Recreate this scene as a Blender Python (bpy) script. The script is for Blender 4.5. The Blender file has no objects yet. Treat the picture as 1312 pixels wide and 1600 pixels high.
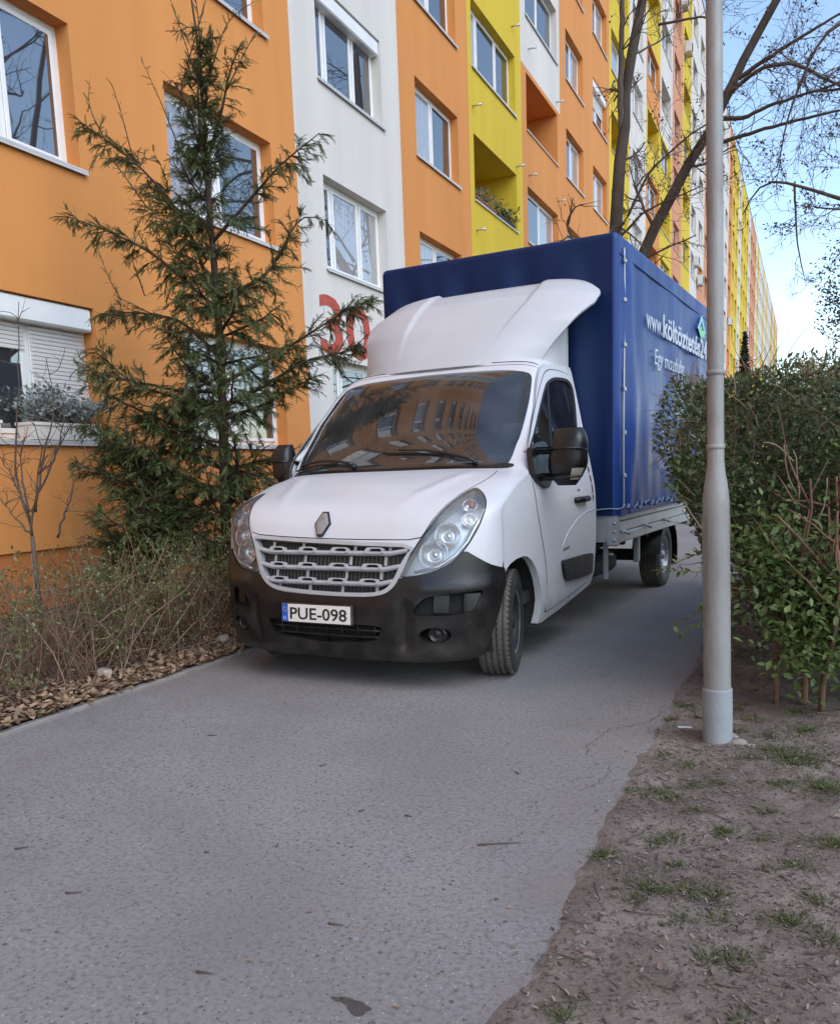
import bpy, bmesh, math, random
import numpy as np
from mathutils import Vector, Matrix, geometry

# World axes: X = distance from the facade, Y = along the facade, Z = up (metres)
scene = bpy.context.scene
C = scene.collection
PI = math.pi

# ------------------------------------------------------------------ camera
cam_d = bpy.data.cameras.new("Camera")
cam = bpy.data.objects.new("Camera", cam_d)
C.objects.link(cam)
right, up, back = (0.910035, 0.412973, -0.035922), (-0.030869, 0.153929, 0.9876), (0.413381, -0.897641, 0.152829)
cam.matrix_world = Matrix(((right[0], up[0], back[0], 7.0167), (right[1], up[1], back[1], 0.0),
                           (right[2], up[2], back[2], 1.33), (0, 0, 0, 1)))
cam_d.sensor_fit = 'HORIZONTAL'
cam_d.sensor_width = 36.0
cam_d.lens = 36.0*1315.98/1312.0
cam_d.shift_y = 142.99/1312.0
cam_d.clip_start = 0.05
cam_d.clip_end = 3000
scene.camera = cam

# ------------------------------------------------------------------ sky, sun, exposure
world = bpy.data.worlds.new("World")
scene.world = world
world.use_nodes = True
wn = world.node_tree
bg = wn.nodes['Background']
sky = wn.nodes.new('ShaderNodeTexSky')
sky.sky_type = 'NISHITA'
sky.sun_disc = False
SUN_EL, SUN_AZ = math.radians(43), math.radians(123)     # azimuth clockwise from +Y
sky.sun_elevation = SUN_EL
sky.sun_rotation = SUN_AZ
sky.air_density = 1.0
sky.dust_density = 0.35
sky.ozone_density = 0.6
bg.inputs['Strength'].default_value = 0.15
wn.links.new(sky.outputs[0], bg.inputs[0])
sun_d = bpy.data.lights.new("Sun", 'SUN')
sun_d.energy = 1.0
sun_d.angle = math.radians(55)
sun_d.color = (1.0, 0.955, 0.905)
sun = bpy.data.objects.new("Sun", sun_d)
C.objects.link(sun)
sdir = Vector((math.sin(SUN_AZ)*math.cos(SUN_EL), math.cos(SUN_AZ)*math.cos(SUN_EL), math.sin(SUN_EL)))
sun.rotation_euler = sdir.to_track_quat('Z', 'Y').to_euler()
sun.location = (20, -20, 40)
vs = scene.view_settings
vs.view_transform = 'Standard'
vs.look = 'None'
vs.gamma = 1.0
vs.use_curve_mapping = False
vs.exposure = 1.06
scene.cycles.max_bounces = 8
scene.cycles.transparent_max_bounces = 12
scene.cycles.caustics_reflective = False
scene.cycles.caustics_refractive = False

# ------------------------------------------------------------------ materials
def srgb(r, g, b):
    f = lambda c: (c/255/12.92) if c <= 10 else ((c/255+.055)/1.055)**2.4
    return (f(r), f(g), f(b))
MATS = {}
def mat(name, col, rough=.6, metal=0., ior=1.5, var=.0, vscale=3., col2=None, c2scale=6., c2lo=.45, c2hi=.62, bump=0., bscale=60.,
        island=0., coat=0., rvar=0., detail=6., stretch=None):
    """Principled material: base colour with broad noise variation, an optional second colour in noise patches, bump"""
    m = bpy.data.materials.new(name); m.use_nodes = True
    nt = m.node_tree; N = nt.nodes; L = nt.links
    b = N['Principled BSDF']
    b.inputs['Roughness'].default_value = rough; b.inputs['Metallic'].default_value = metal; b.inputs['IOR'].default_value = ior
    b.inputs['Coat Weight'].default_value = coat
    b.inputs['Base Color'].default_value = (*col, 1)
    tc = N.new('ShaderNodeTexCoord'); src = tc.outputs['Object']
    if stretch:
        mp = N.new('ShaderNodeMapping'); mp.inputs['Scale'].default_value = stretch
        L.new(src, mp.inputs[0]); src = mp.outputs[0]
    cur = None
    def noise(sc, det=detail):
        n = N.new('ShaderNodeTexNoise'); n.inputs['Scale'].default_value = sc; n.inputs['Detail'].default_value = det
        n.inputs['Roughness'].default_value = .6
        L.new(src, n.inputs['Vector']); return n.outputs['Fac']
    def ramp(fac, lo, hi):
        r = N.new('ShaderNodeMapRange'); r.inputs[1].default_value = lo; r.inputs[2].default_value = hi
        r.clamp = True
        L.new(fac, r.inputs[0]); return r.outputs[0]
    if col2 is not None:
        mx = N.new('ShaderNodeMixRGB'); mx.inputs[1].default_value = (*col, 1); mx.inputs[2].default_value = (*col2, 1)
        L.new(ramp(noise(c2scale), c2lo, c2hi), mx.inputs[0]); cur = mx.outputs[0]
    if var or island:
        v = N.new('ShaderNodeHueSaturation'); v.inputs['Color'].default_value = (*col, 1)
        if cur: L.new(cur, v.inputs['Color'])
        if island:
            g = N.new('ShaderNodeNewGeometry'); fac = g.outputs['Random Per Island']; amt = island
            hr = N.new('ShaderNodeMapRange'); hr.inputs[3].default_value = .5-.03*island; hr.inputs[4].default_value = .5+.03*island
            L.new(fac, hr.inputs[0]); L.new(hr.outputs[0], v.inputs['Hue'])
            w = N.new('ShaderNodeMath'); w.operation = 'MULTIPLY'; w.inputs[1].default_value = 7.31
            w2 = N.new('ShaderNodeMath'); w2.operation = 'FRACT'
            L.new(fac, w.inputs[0]); L.new(w.outputs[0], w2.inputs[0]); fac = w2.outputs[0]
            r = N.new('ShaderNodeMapRange'); r.inputs[3].default_value = 1-amt; r.inputs[4].default_value = 1+amt
        else:
            fac = noise(vscale); amt = var
            r = N.new('ShaderNodeMapRange'); r.inputs[1].default_value = .3; r.inputs[2].default_value = .7
            r.inputs[3].default_value = 1-amt; r.inputs[4].default_value = 1+amt
        L.new(fac, r.inputs[0]); L.new(r.outputs[0], v.inputs['Value']); cur = v.outputs[0]
    if cur: L.new(cur, b.inputs['Base Color'])
    if rvar:
        r = N.new('ShaderNodeMapRange'); r.inputs[1].default_value = .35; r.inputs[2].default_value = .65
        r.inputs[3].default_value = max(0.02, rough-rvar); r.inputs[4].default_value = min(1, rough+rvar)
        L.new(noise(vscale*2.3), r.inputs[0]); L.new(r.outputs[0], b.inputs['Roughness'])
    if bump:
        bp = N.new('ShaderNodeBump'); bp.inputs['Strength'].default_value = min(1, bump); bp.inputs['Distance'].default_value = .01
        L.new(noise(bscale, 4), bp.inputs['Height']); L.new(bp.outputs[0], b.inputs['Normal'])
    MATS[name] = m
    return m
def leafmat(name, col, col2, rough=.45, trans=.3, var=.35):
    """leaf: two hues mixed per leaf, some light passing through"""
    m = mat(name, col, rough, island=var)
    nt = m.node_tree; N = nt.nodes; L = nt.links; b = N['Principled BSDF']
    hs = [n for n in N if n.type == 'HUE_SAT'][0]; g = [n for n in N if n.type == 'NEW_GEOMETRY'][0]
    w = N.new('ShaderNodeMath'); w.operation = 'MULTIPLY'; w.inputs[1].default_value = 23.7
    w2 = N.new('ShaderNodeMath'); w2.operation = 'FRACT'
    L.new(g.outputs['Random Per Island'], w.inputs[0]); L.new(w.outputs[0], w2.inputs[0])
    mx = N.new('ShaderNodeMixRGB'); mx.inputs[1].default_value = (*col, 1); mx.inputs[2].default_value = (*col2, 1)
    L.new(w2.outputs[0], mx.inputs[0]); L.new(mx.outputs[0], hs.inputs['Color'])
    if trans:
        t = N.new('ShaderNodeBsdfTranslucent'); L.new(hs.outputs[0], t.inputs[0])
        ms = N.new('ShaderNodeMixShader'); ms.inputs[0].default_value = trans
        out = N['Material Output']
        L.new(b.outputs[0], ms.inputs[1]); L.new(t.outputs[0], ms.inputs[2]); L.new(ms.outputs[0], out.inputs[0])
    return m
def clearmat(name, tint=(1, 1, 1), ior=1.5, rough=.02, dust=0.):
    """thin clear pane: transparent with a Fresnel reflection"""
    m = bpy.data.materials.new(name); m.use_nodes = True
    nt = m.node_tree; N = nt.nodes; L = nt.links; N.remove(N['Principled BSDF'])
    tr = N.new('ShaderNodeBsdfTransparent'); tr.inputs[0].default_value = (*tint, 1)
    gl = N.new('ShaderNodeBsdfGlossy'); gl.inputs['Roughness'].default_value = rough
    fr = N.new('ShaderNodeFresnel'); fr.inputs[0].default_value = ior
    ms = N.new('ShaderNodeMixShader')
    L.new(fr.outputs[0], ms.inputs[0]); L.new(tr.outputs[0], ms.inputs[1]); L.new(gl.outputs[0], ms.inputs[2])
    out = ms.outputs[0]
    if dust:                                     # thin film of dust and wiper smear, in soft patches
        df = N.new('ShaderNodeBsdfDiffuse'); df.inputs[0].default_value = (.55, .56, .56, 1)
        tc = N.new('ShaderNodeTexCoord'); no = N.new('ShaderNodeTexNoise'); no.inputs['Scale'].default_value = 4.; no.inputs['Detail'].default_value = 6.
        L.new(tc.outputs['Object'], no.inputs['Vector']); r = N.new('ShaderNodeMapRange'); r.inputs[1].default_value = .35; r.inputs[2].default_value = .7; r.inputs[3].default_value = dust*.5; r.inputs[4].default_value = dust*1.6
        L.new(no.outputs['Fac'], r.inputs[0]); m2 = N.new('ShaderNodeMixShader'); L.new(r.outputs[0], m2.inputs[0]); L.new(out, m2.inputs[1]); L.new(df.outputs[0], m2.inputs[2]); out = m2.outputs[0]
    L.new(out, N['Material Output'].inputs[0])
    MATS[name] = m
    return m

# ------------------------------------------------------------------ mesh helpers
class MB:
    """collects shapes, then becomes ONE mesh object"""
    def __init__(self): self.v = []; self.f = []; self.m = []; self.s = []; self.n = {}
    def add(self, vs, fs, mi=0, smooth=False):
        o = len(self.v); self.v.extend([tuple(map(float, p)) for p in vs])
        for f in fs:
            self.f.append(tuple(i+o for i in f)); self.m.append(mi); self.s.append(smooth)
        return self
    def box(self, x0, x1, y0, y1, z0, z1, mi=0, bev=0.):
        if bev:
            b = min(bev, (x1-x0)/2.01, (y1-y0)/2.01, (z1-z0)/2.01)
            vs = []; idx = {}
            for i, (xa, sx) in enumerate(((x0, 1), (x1, -1))):
                for j, (ya, sy) in enumerate(((y0, 1), (y1, -1))):
                    for k, (za, sz) in enumerate(((z0, 1), (z1, -1))):
                        for ax in range(3):
                            idx[(i, j, k, ax)] = len(vs)
                            d = [b*sx, b*sy, b*sz]; d[ax] = 0
                            vs.append((xa+d[0], ya+d[1], za+d[2]))
            fs = []
            def q(*k): fs.append([idx[a] for a in k])
            for i in (0, 1):
                q(*[(i, j, k, 0) for j, k in ((0, 0), (1, 0), (1, 1), (0, 1))][::(-1 if i == 0 else 1)])
                q(*[(j, i, k, 1) for j, k in ((0, 0), (1, 0), (1, 1), (0, 1))][::(1 if i == 0 else -1)])
                q(*[(j, k, i, 2) for j, k in ((0, 0), (1, 0), (1, 1), (0, 1))][::(-1 if i == 0 else 1)])
            for a in (0, 1):
                for c in (0, 1):
                    q((a, c, 0, 0), (a, c, 0, 1), (a, c, 1, 1), (a, c, 1, 0))
                    q((a, 0, c, 0), (a, 0, c, 2), (a, 1, c, 2), (a, 1, c, 0))
                    q((0, a, c, 1), (0, a, c, 2), (1, a, c, 2), (1, a, c, 1))
            for i in (0, 1):
                for j in (0, 1):
                    for k in (0, 1): q((i, j, k, 0), (i, j, k, 1), (i, j, k, 2))
            return self.add(vs, fs, mi)
        vs = [(x, y, z) for x in (x0, x1) for y in (y0, y1) for z in (z0, z1)]
        return self.add(vs, [(0, 1, 3, 2), (4, 6, 7, 5), (0, 4, 5, 1), (2, 3, 7, 6), (0, 2, 6, 4), (1, 5, 7, 3)], mi)
    def quad(self, a, b, c, d, mi=0): return self.add([a, b, c, d], [(0, 1, 2, 3)], mi)
    def grid(self, P, mi=0, smooth=True, closed_u=False, closed_v=False, flip=False):
        P = np.asarray(P); n, m = P.shape[:2]; fs = []
        for i in range(n if closed_u else n-1):
            for j in range(m if closed_v else m-1):
                f = (i*m+j, ((i+1) % n)*m+j, ((i+1) % n)*m+(j+1) % m, i*m+(j+1) % m)
                fs.append(f[::-1] if flip else f)
        return self.add(P.reshape(-1, 3), fs, mi, smooth)
    def tube(self, pts, r, n=6, mi=0, cap=True, smooth=True):
        pts = [Vector(p) for p in pts]
        if not hasattr(r, '__len__'): r = [r]*len(pts)
        vs = []; nrm = None
        for i, p in enumerate(pts):
            t = (pts[min(i+1, len(pts)-1)]-pts[max(i-1, 0)])
            if t.length < 1e-9: t = Vector((0, 0, 1))
            t.normalize()
            if nrm is None:
                nrm = t.orthogonal().normalized()
            else:
                nrm = nrm-t*nrm.dot(t)
                nrm = nrm.normalized() if nrm.length > 1e-6 else t.orthogonal().normalized()
            bn = t.cross(nrm)
            for k in range(n):
                a = 2*PI*k/n; vs.append(p+(nrm*math.cos(a)+bn*math.sin(a))*r[i])
        fs = [(i*n+k, i*n+(k+1) % n, (i+1)*n+(k+1) % n, (i+1)*n+k) for i in range(len(pts)-1) for k in range(n)]
        if cap:
            fs.append(tuple(range(n))[::-1]); fs.append(tuple(range((len(pts)-1)*n, len(pts)*n)))
        return self.add(vs, fs, mi, smooth)
    def lathe(self, prof, axis='x', n=32, mi=0, at=(0, 0, 0), smooth=True):
        """prof: (radius, height along the axis)"""
        P = []
        for r, h in prof:
            row = []
            for k in range(n):
                a = 2*PI*k/n; c, s = r*math.cos(a), r*math.sin(a)
                p = {'x': (h, c, s), 'y': (c, h, s), 'z': (c, s, h)}[axis]
                row.append((p[0]+at[0], p[1]+at[1], p[2]+at[2]))
            P.append(row)
        return self.grid(P, mi, smooth, closed_v=True)
    def prism(self, poly, ax, h0, h1, mi=0):
        """poly of 2-D points, extruded along axis ax from h0 to h1"""
        def p3(a, b, h): return {'x': (h, a, b), 'y': (a, h, b), 'z': (a, b, h)}[ax]
        n = len(poly)
        self.add([p3(a, b, h0) for a, b in poly]+[p3(a, b, h1) for a, b in poly],
                 [tuple(range(n))[::-1], tuple(range(n, 2*n))]+[(i, (i+1) % n, n+(i+1) % n, n+i) for i in range(n)], mi)
        return self
    def build(self, name, mats, parent=None, loc=None, fixn=False):
        me = bpy.data.meshes.new(name)
        me.from_pydata(self.v, [], self.f)
        if not isinstance(mats, (list, tuple)): mats = [mats]
        for m in mats: me.materials.append(m)
        me.polygons.foreach_set('material_index', self.m)
        me.polygons.foreach_set('use_smooth', self.s)
        if fixn:
            bm = bmesh.new(); bm.from_mesh(me); bmesh.ops.recalc_face_normals(bm, faces=bm.faces); bm.to_mesh(me); bm.free()
        me.update()
        if self.n:                               # exact normals of the skin, so that cut pieces shade as one surface
            nv = [(0., 0., 0.)]*len(self.v)
            for i, n_ in self.n.items(): nv[i] = n_
            me.normals_split_custom_set_from_vertices(nv)
        o = bpy.data.objects.new(name, me); C.objects.link(o)
        if parent: o.parent = parent
        if loc: o.location = loc
        return o
def tag(o, label=None, cat=None, group=None, kind=None):
    if label: o['label'] = label
    if cat: o['category'] = cat
    if group: o['group'] = group
    if kind: o['kind'] = kind
    return o
def thing(name, label, cat, loc=(0, 0, 0), rotz=0., group=None):
    o = bpy.data.objects.new(name, None); C.objects.link(o)
    o.empty_display_size = .2
    o.location = loc; o.rotation_euler = (0, 0, rotz)
    return tag(o, label, cat, group)
def copy_tree(o, parent=None):
    c = o.copy(); C.objects.link(c)
    if parent: c.parent = parent
    for ch in list(o.children): copy_tree(ch, c)
    return c
def text_mesh(body, size, name, m, parent, M, extrude=.001, width=None, bold=0., shear=0.):
    """lettering as a mesh; M places the text plane (x right, y up, z out)"""
    cu = bpy.data.curves.new(name, 'FONT'); cu.body = body; cu.size = size; cu.extrude = extrude; cu.offset = bold; cu.shear = shear
    cu.resolution_u = 3
    tmp = bpy.data.objects.new(name, cu); C.objects.link(tmp)
    dg = bpy.context.evaluated_depsgraph_get()
    me = bpy.data.meshes.new_from_object(tmp.evaluated_get(dg)); me.name = name
    bpy.data.objects.remove(tmp)
    n = len(me.vertices); a = np.empty(n*3); me.vertices.foreach_get('co', a); a = a.reshape(-1, 3)
    a[:, 0] -= a[:, 0].min()
    if width: a[:, 0] *= width/max(a[:, 0].max(), 1e-6)
    R = np.array(M); a = a@R[:3, :3].T+R[:3, 3]
    me.vertices.foreach_set('co', a.ravel()); me.materials.clear(); me.materials.append(m); me.update()
    o = bpy.data.objects.new(name, me); C.objects.link(o)
    if parent: o.parent = parent
    return o
def scatter_mesh(name, Pc, X, Y, Z, size, tmpl, faces, m, parent=None, smooth=False):
    """many copies of one small leaf shape in one mesh. Pc centres, X/Y/Z frames (N,3), size (N,)"""
    tmpl = np.asarray(tmpl, float); N = len(Pc); k = len(tmpl)
    V = (Pc[:, None, :]+size[:, None, None]*(tmpl[None, :, 0:1]*X[:, None, :]+tmpl[None, :, 1:2]*Y[:, None, :]+tmpl[None, :, 2:3]*Z[:, None, :])).reshape(-1, 3)
    fl = np.array([len(f) for f in faces]); flat = np.concatenate([np.array(f) for f in faces])
    loops = (flat[None, :]+(np.arange(N)*k)[:, None]).ravel()
    starts1 = np.concatenate([[0], np.cumsum(fl)[:-1]])
    starts = (starts1[None, :]+(np.arange(N)*fl.sum())[:, None]).ravel(); tot = np.tile(fl, N)
    me = bpy.data.meshes.new(name)
    me.vertices.add(len(V)); me.vertices.foreach_set('co', V.astype(np.float32).ravel())
    me.loops.add(len(loops)); me.loops.foreach_set('vertex_index', loops.astype(np.int32))
    me.polygons.add(len(starts)); me.polygons.foreach_set('loop_start', starts.astype(np.int32)); me.polygons.foreach_set('loop_total', tot.astype(np.int32))
    if smooth: me.polygons.foreach_set('use_smooth', np.ones(len(starts), bool))
    me.materials.append(m); me.update(calc_edges=True); me.validate()
    o = bpy.data.objects.new(name, me); C.objects.link(o)
    if parent: o.parent = parent
    return o
def unit(a): return a/np.maximum(np.linalg.norm(a, axis=-1, keepdims=True), 1e-9)
def frames(D, rng, up=None):
    """frames whose X is the direction D with a random roll, or Z near up"""
    D = unit(D)
    R = rng.normal(size=D.shape) if up is None else up+rng.normal(size=D.shape)*.35
    Yv = unit(np.cross(R, D)); Zv = np.cross(D, Yv)
    return D, Yv, Zv
LEAF = [(0, 0, 0), (.35, .26, .06), (1, 0, -.02), (.35, -.26, .06), (.72, .17, .03), (.72, -.17, .03)]
LEAF_F = [(0, 1, 4, 2), (0, 2, 5, 3)]
BLADE = [(0, .5, 0), (0, -.5, 0), (.55, -.4, .04), (1, 0, 0), (.55, .4, .04)]
BLADE_F = [(0, 1, 2, 3, 4)]
def resample(pts, n):
    P = np.array(pts, float); d = np.concatenate([[0], np.cumsum(np.linalg.norm(np.diff(P, axis=0), axis=1))])
    t = np.linspace(0, d[-1], n)
    Q = np.stack([np.interp(t, d, P[:, i]) for i in range(P.shape[1])], 1)
    if len(P) > 2 and n > 4:                      # soften the corners
        for _ in range(2): Q[1:-1] = .25*Q[:-2]+.5*Q[1:-1]+.25*Q[2:]
    return Q
# ================================================================== SETTING: ground, path, planting bed
rng = np.random.default_rng(7)
random.seed(7)
asphalt = mat('asphalt', (.295, .281, .276), .9, var=.13, vscale=.7, col2=(.19, .18, .178), c2scale=55, c2lo=.46, c2hi=.64, bump=.8, bscale=190)
# pale and dark stone specks in the asphalt
def add_specks(m, scale, thr, col):
    nt = m.node_tree; N = nt.nodes; L = nt.links; b = N['Principled BSDF']
    tc = [n for n in N if n.type == 'TEX_COORD'][0]
    v = N.new('ShaderNodeTexVoronoi'); v.inputs['Scale'].default_value = scale
    L.new(tc.outputs['Object'], v.inputs['Vector'])
    wn_ = N.new('ShaderNodeTexWhiteNoise'); L.new(v.outputs['Color'], wn_.inputs['Vector'])
    a = N.new('ShaderNodeMath'); a.operation = 'LESS_THAN'; a.inputs[1].default_value = thr; L.new(wn_.outputs['Value'], a.inputs[0])
    d = N.new('ShaderNodeMath'); d.operation = 'LESS_THAN'; d.inputs[1].default_value = .32; L.new(v.outputs['Distance'], d.inputs[0])
    mu = N.new('ShaderNodeMath'); mu.operation = 'MULTIPLY'; L.new(a.outputs[0], mu.inputs[0]); L.new(d.outputs[0], mu.inputs[1])
    src = b.inputs['Base Color'].links[0].from_socket
    mx = N.new('ShaderNodeMixRGB'); mx.inputs[2].default_value = (*col, 1)
    L.new(mu.outputs[0], mx.inputs[0]); L.new(src, mx.inputs[1]); L.new(mx.outputs[0], b.inputs['Base Color'])
add_specks(asphalt, 95, .06, (.46, .45, .44)); add_specks(asphalt, 80, .09, (.085, .078, .08)); add_specks(asphalt, 50, .03, (.12, .11, .112)); add_specks(asphalt, 42, .014, (.10, .09, .092))
def edge_dust(m, x0, x1, col, axis=0, k=1., sc=3.):
    nt = m.node_tree; N = nt.nodes; L = nt.links; b = N['Principled BSDF']
    tc = [n for n in N if n.type == 'TEX_COORD'][0]
    sx = N.new('ShaderNodeSeparateXYZ'); L.new(tc.outputs['Object'], sx.inputs[0])
    r = N.new('ShaderNodeMapRange'); r.inputs[1].default_value = x0; r.inputs[2].default_value = x1; L.new(sx.outputs[axis], r.inputs[0])
    r.inputs[4].default_value = k
    no = N.new('ShaderNodeTexNoise'); no.inputs['Scale'].default_value = sc; no.inputs['Detail'].default_value = 8.; L.new(tc.outputs['Object'], no.inputs['Vector'])
    r2 = N.new('ShaderNodeMapRange'); r2.inputs[1].default_value = .38; r2.inputs[2].default_value = .68; L.new(no.outputs['Fac'], r2.inputs[0])
    mu = N.new('ShaderNodeMath'); mu.operation = 'MULTIPLY'; L.new(r.outputs[0], mu.inputs[0]); L.new(r2.outputs[0], mu.inputs[1])
    mx = N.new('ShaderNodeMixRGB'); mx.inputs[2].default_value = (*col, 1); src = b.inputs['Base Color'].links[0].from_socket
    L.new(mu.outputs[0], mx.inputs[0]); L.new(src, mx.inputs[1]); L.new(mx.outputs[0], b.inputs['Base Color'])
edge_dust(asphalt, -2, -1, (.20, .19, .187), k=.45, sc=1.3); edge_dust(asphalt, 5.4, 6.5, (.25, .215, .185), k=.65); edge_dust(asphalt, 3.9, 3.0, (.21, .18, .155), k=.7)
soil = mat('soil', (.155, .126, .106), .95, var=.22, vscale=1.6, col2=(.225, .19, .165), c2scale=3.2, c2lo=.46, c2hi=.62, bump=1., bscale=45)
add_specks(soil, 60, .10, (.20, .165, .13)); add_specks(soil, 90, .12, (.05, .038, .032))
bed_soil = mat('bed_soil', (.085, .062, .048), .95, var=.3, vscale=5, bump=.8, bscale=80)
kerb_m = mat('kerb_concrete', (.25, .22, .20), .9, var=.2, vscale=6, bump=.5, bscale=90)
far_ground_m = mat('far_ground', (.09, .075, .055), .95, var=.2, vscale=.3)

mb = MB(); mb.quad((-1500, -1500, -.09), (1500, -1500, -.09), (1500, 1500, -.09), (-1500, 1500, -.09))
tag(mb.build('ground', far_ground_m), kind='structure')

def fbm(x, y, seed=0, octs=((.9, 1.), (2.3, .5), (5.7, .25), (13., .12))):
    r = np.random.default_rng(seed); o = 0
    for f, a in octs:
        for _ in range(3):
            th = r.uniform(0, 2*PI); ph = r.uniform(0, 2*PI)
            o = o+a*np.sin(f*2*(x*np.cos(th)+y*np.sin(th))+ph+1.3*np.sin(f*1.1*(y*np.cos(th)-x*np.sin(th))+ph))/3
    return o
LEFT_E, RIGHT_E = 3.12, 6.36
def path_z(x, y): return .006*fbm(x, y, 3, ((.5, 1.), (1.4, .5)))
xs = np.linspace(LEFT_E, 6.75, 60); ys = np.concatenate([np.linspace(-6, 9, 220), np.linspace(9.5, 130, 80)])
Xg, Yg = np.meshgrid(xs, ys, indexing='ij')
mb = MB(); mb.grid(np.stack([Xg, Yg, path_z(Xg, Yg)], -1)); tag(mb.build('path', asphalt), kind='structure')
# thin concrete edging on the bed side
mb = MB(); y = -6.
while y < 40:
    mb.box(LEFT_E-.055, LEFT_E+.006, y+.003, y+.997, -.1, .030+random.uniform(-.005, .005), bev=.006); y += 1.0
tag(mb.build('kerb_strip', kerb_m), kind='structure')
def bed_z(x, y): return .03+.05*np.clip((LEFT_E-x)/3, 0, 1)+.015*fbm(x, y, 5)
xs = np.linspace(-.05, LEFT_E-.05, 70); ys = np.concatenate([np.linspace(-6, 10, 240), np.linspace(10.5, 130, 60)])
Xg, Yg = np.meshgrid(xs, ys, indexing='ij')
mb = MB(); mb.grid(np.stack([Xg, Yg, bed_z(Xg, Yg)], -1)); tag(mb.build('planting_bed', bed_soil), kind='structure')
def verge_z(x, y):
    e = RIGHT_E-.02-.05*np.clip((2.7-y)/1., 0, 1)+.035*fbm(x*0+y*1.3, y*0+1., 11)+.03*fbm(x, y*2.2, 12)
    d = x-e
    return -.03+np.clip((d+.10)/.16, 0, 1)*.032+np.clip(d, 0, 1.5)*.03+.007*fbm(x, y, 6, ((2., .6), (5., .6), (12., .5), (25., .4)))*np.clip(d*4+.6, 0, 1)
def verge_patch(x0, x1, nx, y0, y1, ny):
    Xg, Yg = np.meshgrid(np.linspace(x0, x1, nx), np.linspace(y0, y1, ny), indexing='ij')
    return np.stack([Xg, Yg, verge_z(Xg, Yg)], -1)
mb = MB(); mb.grid(verge_patch(6.1, 9.4, 165, .8, 8.0, 340))
mb.grid(verge_patch(6.1, 9.4, 30, 8.0, 60, 60)); mb.grid(verge_patch(6.1, 9.4, 30, -6, .8, 30)); mb.grid(verge_patch(9.4, 60, 30, -6, 130, 60))
tag(mb.build('soil_verge', soil), kind='structure')

# cracks and a damp stain in the path, sheets a few millimetres up
crack_m = mat('crack', (.03, .028, .028), 1.)
mb = MB()
def crack(pts, w=.0035):
    P = resample(pts, max(6, int(12*len(pts))))[:, :2]; P = P+rng.normal(size=P.shape)*.008
    T = unit(np.gradient(P, axis=0)); Nn = np.stack([-T[:, 1], T[:, 0]], 1); wv = w*rng.uniform(.2, 1, len(P))[:, None]
    A = P-Nn*wv/2; B = P+Nn*wv/2
    mb.grid(np.stack([np.c_[A, path_z(A[:, 0], A[:, 1])+.003], np.c_[B, path_z(B[:, 0], B[:, 1])+.003]], 0), smooth=False, flip=True)
crack([(6.12, 3.75), (6.10, 3.9), (6.14, 4.2)]); crack([(6.10, 4.45), (6.16, 4.6), (6.13, 4.75)]); crack([(6.05, 2.6), (6.10, 2.85)], .0025)
crack([(6.18, 4.2), (6.3, 4.35), (6.35, 4.6)]); crack([(6.2, 3.3), (6.27, 3.5), (6.24, 3.7)], .0028)
tag(mb.build('path_cracks', crack_m), kind='structure')
stain_m = mat('damp_stain', (.075, .068, .062), .6, var=.3, vscale=14)
mb = MB()
def blob(cx, cy, r, seed, sx=1., sy=1., n=28):
    q = np.random.default_rng(seed); ph = q.uniform(0, 6.3, 5); P = []
    for k in range(n):
        a = 2*PI*k/n; rr = r*(1+.3*math.sin(2*a+ph[0])+.2*math.sin(3*a+ph[1])+.15*math.sin(5*a+ph[2]))
        x, y = cx+rr*sx*math.cos(a), cy+rr*sy*math.sin(a); P.append((x, y, float(path_z(x, y))+.003))
    P.append((cx, cy, float(path_z(cx, cy))+.003))
    mb.add(P, [(k, (k+1) % n, n) for k in range(n)])
blob(6.02, 1.69, .034, 1, 1.2, .7); blob(5.975, 1.70, .018, 2, 1.6, .5)
tag(mb.build('damp_stain', stain_m), kind='structure')

# ================================================================== APARTMENT BUILDING
STOREY = 2.8; SILL0 = 1.80; HT = 30.4; NK = 10
COL = {'orange': (.66, .262, .070), 'white': (.66, .62, .565), 'yellow': (.67, .48, .035), 'pink': (.62, .28, .15)}
WALLM = {k: mat('render_'+k, v, .92, var=.09, vscale=.8, col2=tuple(c*.90 for c in v), c2scale=1.6, c2lo=.48, c2hi=.72, bump=.35, bscale=130, stretch=(1, 2.4, .16)) for k, v in COL.items()}
WKEYS = ['orange', 'white', 'yellow', 'pink']
pvc = mat('white_pvc', (.78, .77, .75), .35, var=.04)
sill_m = mat('sill_metal', (.62, .60, .58), .4, metal=.3)
shutter_m = mat('shutter_slats', (.66, .62, .58), .5)
glass_dark = mat('window_glass', (.035, .04, .045), .015, ior=3.2)
glass_curtain = mat('window_glass_curtained', (.33, .32, .31), .015, ior=3.2, var=.25, vscale=5, stretch=(1, 6, .3))
loggia_glass = mat('loggia_glass', (.05, .05, .05), .05, ior=1.7)
plinth_m = mat('plinth', (.50, .165, .038), .92, var=.10, vscale=1.2, bump=.4, bscale=120)
roof_m = mat('roof_sheet', (.2, .2, .2), .8)

building = thing('apartment_building', 'long ten storey panel apartment building in orange, white and yellow strips', 'building', (0, 0, 0))
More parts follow.
